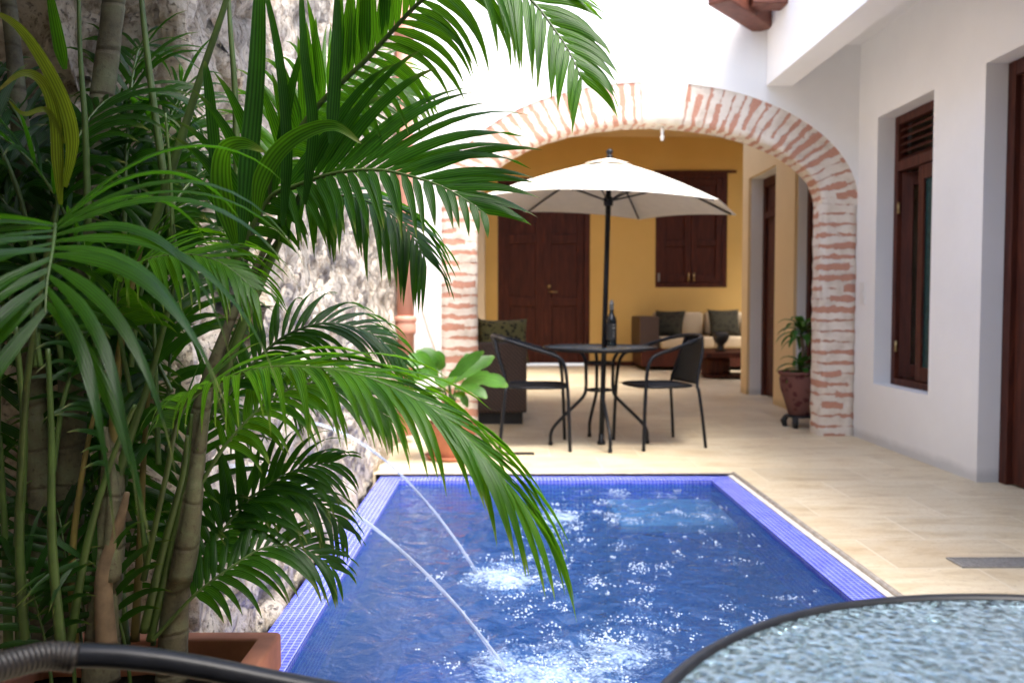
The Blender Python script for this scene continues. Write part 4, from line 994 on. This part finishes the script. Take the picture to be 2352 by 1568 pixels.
# broad leaves that have not opened into fronds, and the curled yellowish one
def broad(plist, W, m='palm_leaf', hint=(0, -1, 0), prof=None):
    bm = B(); uvl = bm.loops.layers.uv.new('UVMap'); ribbon(bm, uvl, plist, W, hint, 8, prof)
    NOFLIP[0] = True; obj('leaf', bm, m, pm); NOFLIP[0] = False
broad(pts((555, 560, 1.60), (572, 380, 1.6), (590, 180, 1.6), (597, 0, 1.6), (600, -140, 1.6)), .038)
broad(pts((505, 520, 1.66), (495, 350, 1.66), (480, 200, 1.65), (470, 140, 1.65)), .026)
broad(pts((540, 560, 1.58), (520, 480, 1.56), (510, 400, 1.54), (520, 345, 1.52), (560, 330, 1.5), (610, 350, 1.49)), .040, 'young_palm_leaf')
broad(pts((590, 500, 1.58), (600, 420, 1.56), (640, 350, 1.54), (700, 305, 1.52), (770, 290, 1.5), (830, 330, 1.49)), .034, 'young_palm_leaf')
broad(pts((150, 430, 1.5), (168, 330, 1.48), (150, 240, 1.46), (100, 140, 1.44), (40, 60, 1.42), (-30, 20, 1.40)), .026, 'yellow_palm_leaf')
broad(pts((140, 470, 1.5), (135, 380, 1.48), (128, 270, 1.46), (100, 190, 1.44), (50, 170, 1.42), (-10, 215, 1.40)), .022, 'yellow_palm_leaf')
broad(pts((150, 330, 1.47), (110, 255, 1.45), (55, 262, 1.43), (20, 230, 1.42)), .010, 'yellow_palm_leaf')
broad(pts((150, 160, 1.55), (130, 60, 1.54), (110, -40, 1.53)), .024, 'young_palm_leaf')
broad(pts((700, 470, 1.6), (720, 300, 1.57), (700, 120, 1.55), (690, -60, 1.55)), .022)
broad(pts((760, 330, 1.56), (772, 150, 1.55), (775, -40, 1.55)), .025)
broad(pts((650, 520, 1.62), (660, 330, 1.60), (640, 120, 1.59), (600, -60, 1.58)), .022)
# further fronds filling the clump behind
def arc(b, az, L, up, out):
    b = V(b); o = V((cos(az), sin(az), 0)); p = []
    for i in range(7):
        t = i/6; p.append(b + V((0, 0, 1))*(up*(t*1.5-.78*t*t*t)*L) + o*(out*t**1.6*L))
    return p
rnd = random.Random(11)
for k in range(34):
    x, y = rnd.uniform(-1.02, -.66), rnd.uniform(1.62, 1.86)
    z = rnd.choice((.3, .5, .7, .9, 1.1)); az = R(rnd.uniform(85, 300)) if k % 3 else R(rnd.uniform(40, 120))
    if sin(az) < -.3 and cos(az) > -.5: az = R(rnd.uniform(95, 200))
    ln = rnd.uniform(.65, 1.05)
    p_ = arc((x, y, z), az, ln, rnd.uniform(.55, .95), rnd.uniform(.35, .6))
    p_ = [V((max(-1.6, q.x), min(2.02, q.y), q.z)) for q in p_]
    FR(p_, rnd.uniform(.18, .26), rnd.choice((16, 20, 24)), jit=rnd.uniform(1.6, 3.4), ang=(rnd.uniform(45, 70), rnd.uniform(18, 34)), hint=(-cos(az)*.5, -sin(az)*.5-.3, .8), lift=rnd.uniform(5, 25), droop=rnd.uniform(.8, 1.4), W=rnd.uniform(.015, .022), start=.25, rad=.006, m=rnd.choice(('palm_leaf', 'palm_leaf', 'palm_leaf', 'young_palm_leaf')), nseg=7)
# low shoots at the base
for k in range(6):
    x, y = rnd.uniform(-1.02, -.70), rnd.uniform(1.52, 1.8); az = R(rnd.uniform(60, 330))
    FR(arc((x, y, .22), az, rnd.uniform(.35, .55), .9, .3), .16, 9, hint=(0, -.7, .6), lift=15, droop=.9, W=.017, start=.4, rad=.0045, nseg=7)
# ================================================================== LIGHT
SUN_EL, SUN_AZ = R(65), R(148)       # azimuth measured from +Y clockwise
w = bpy.data.worlds.new('World'); S.world = w; w.use_nodes = True
nt = w.node_tree; sk = nt.nodes.new('ShaderNodeTexSky'); sk.sky_type = 'NISHITA'; sk.sun_disc = False
sk.sun_elevation = SUN_EL; sk.sun_rotation = SUN_AZ; sk.air_density = 1.0; sk.dust_density = 3.0; sk.ozone_density = 1.0
bg = nt.nodes['Background']; nt.links.new(sk.outputs[0], bg.inputs[0]); bg.inputs[1].default_value = .15
sd = bpy.data.lights.new('sun', 'SUN'); sd.energy = 1.2; sd.angle = R(28); sd.color = (1, .975, .94)
so_ = bpy.data.objects.new('sun', sd); COL.objects.link(so_)
dirv = V((sin(SUN_AZ)*cos(SUN_EL), cos(SUN_AZ)*cos(SUN_EL), sin(SUN_EL)))
so_.rotation_euler = dirv.to_track_quat('Z', 'Y').to_euler()
S.view_settings.view_transform = 'Standard'; S.view_settings.look = 'None'; S.view_settings.gamma = 1
S.view_settings.exposure = 2.4
S.render.engine = 'CYCLES'
cy = S.cycles; cy.max_bounces = 10; cy.diffuse_bounces = 6; cy.glossy_bounces = 4; cy.transmission_bounces = 8; cy.transparent_max_bounces = 16
cy.caustics_reflective = False; cy.caustics_refractive = False; cy.use_denoising = True; cy.sample_clamp_indirect = 6
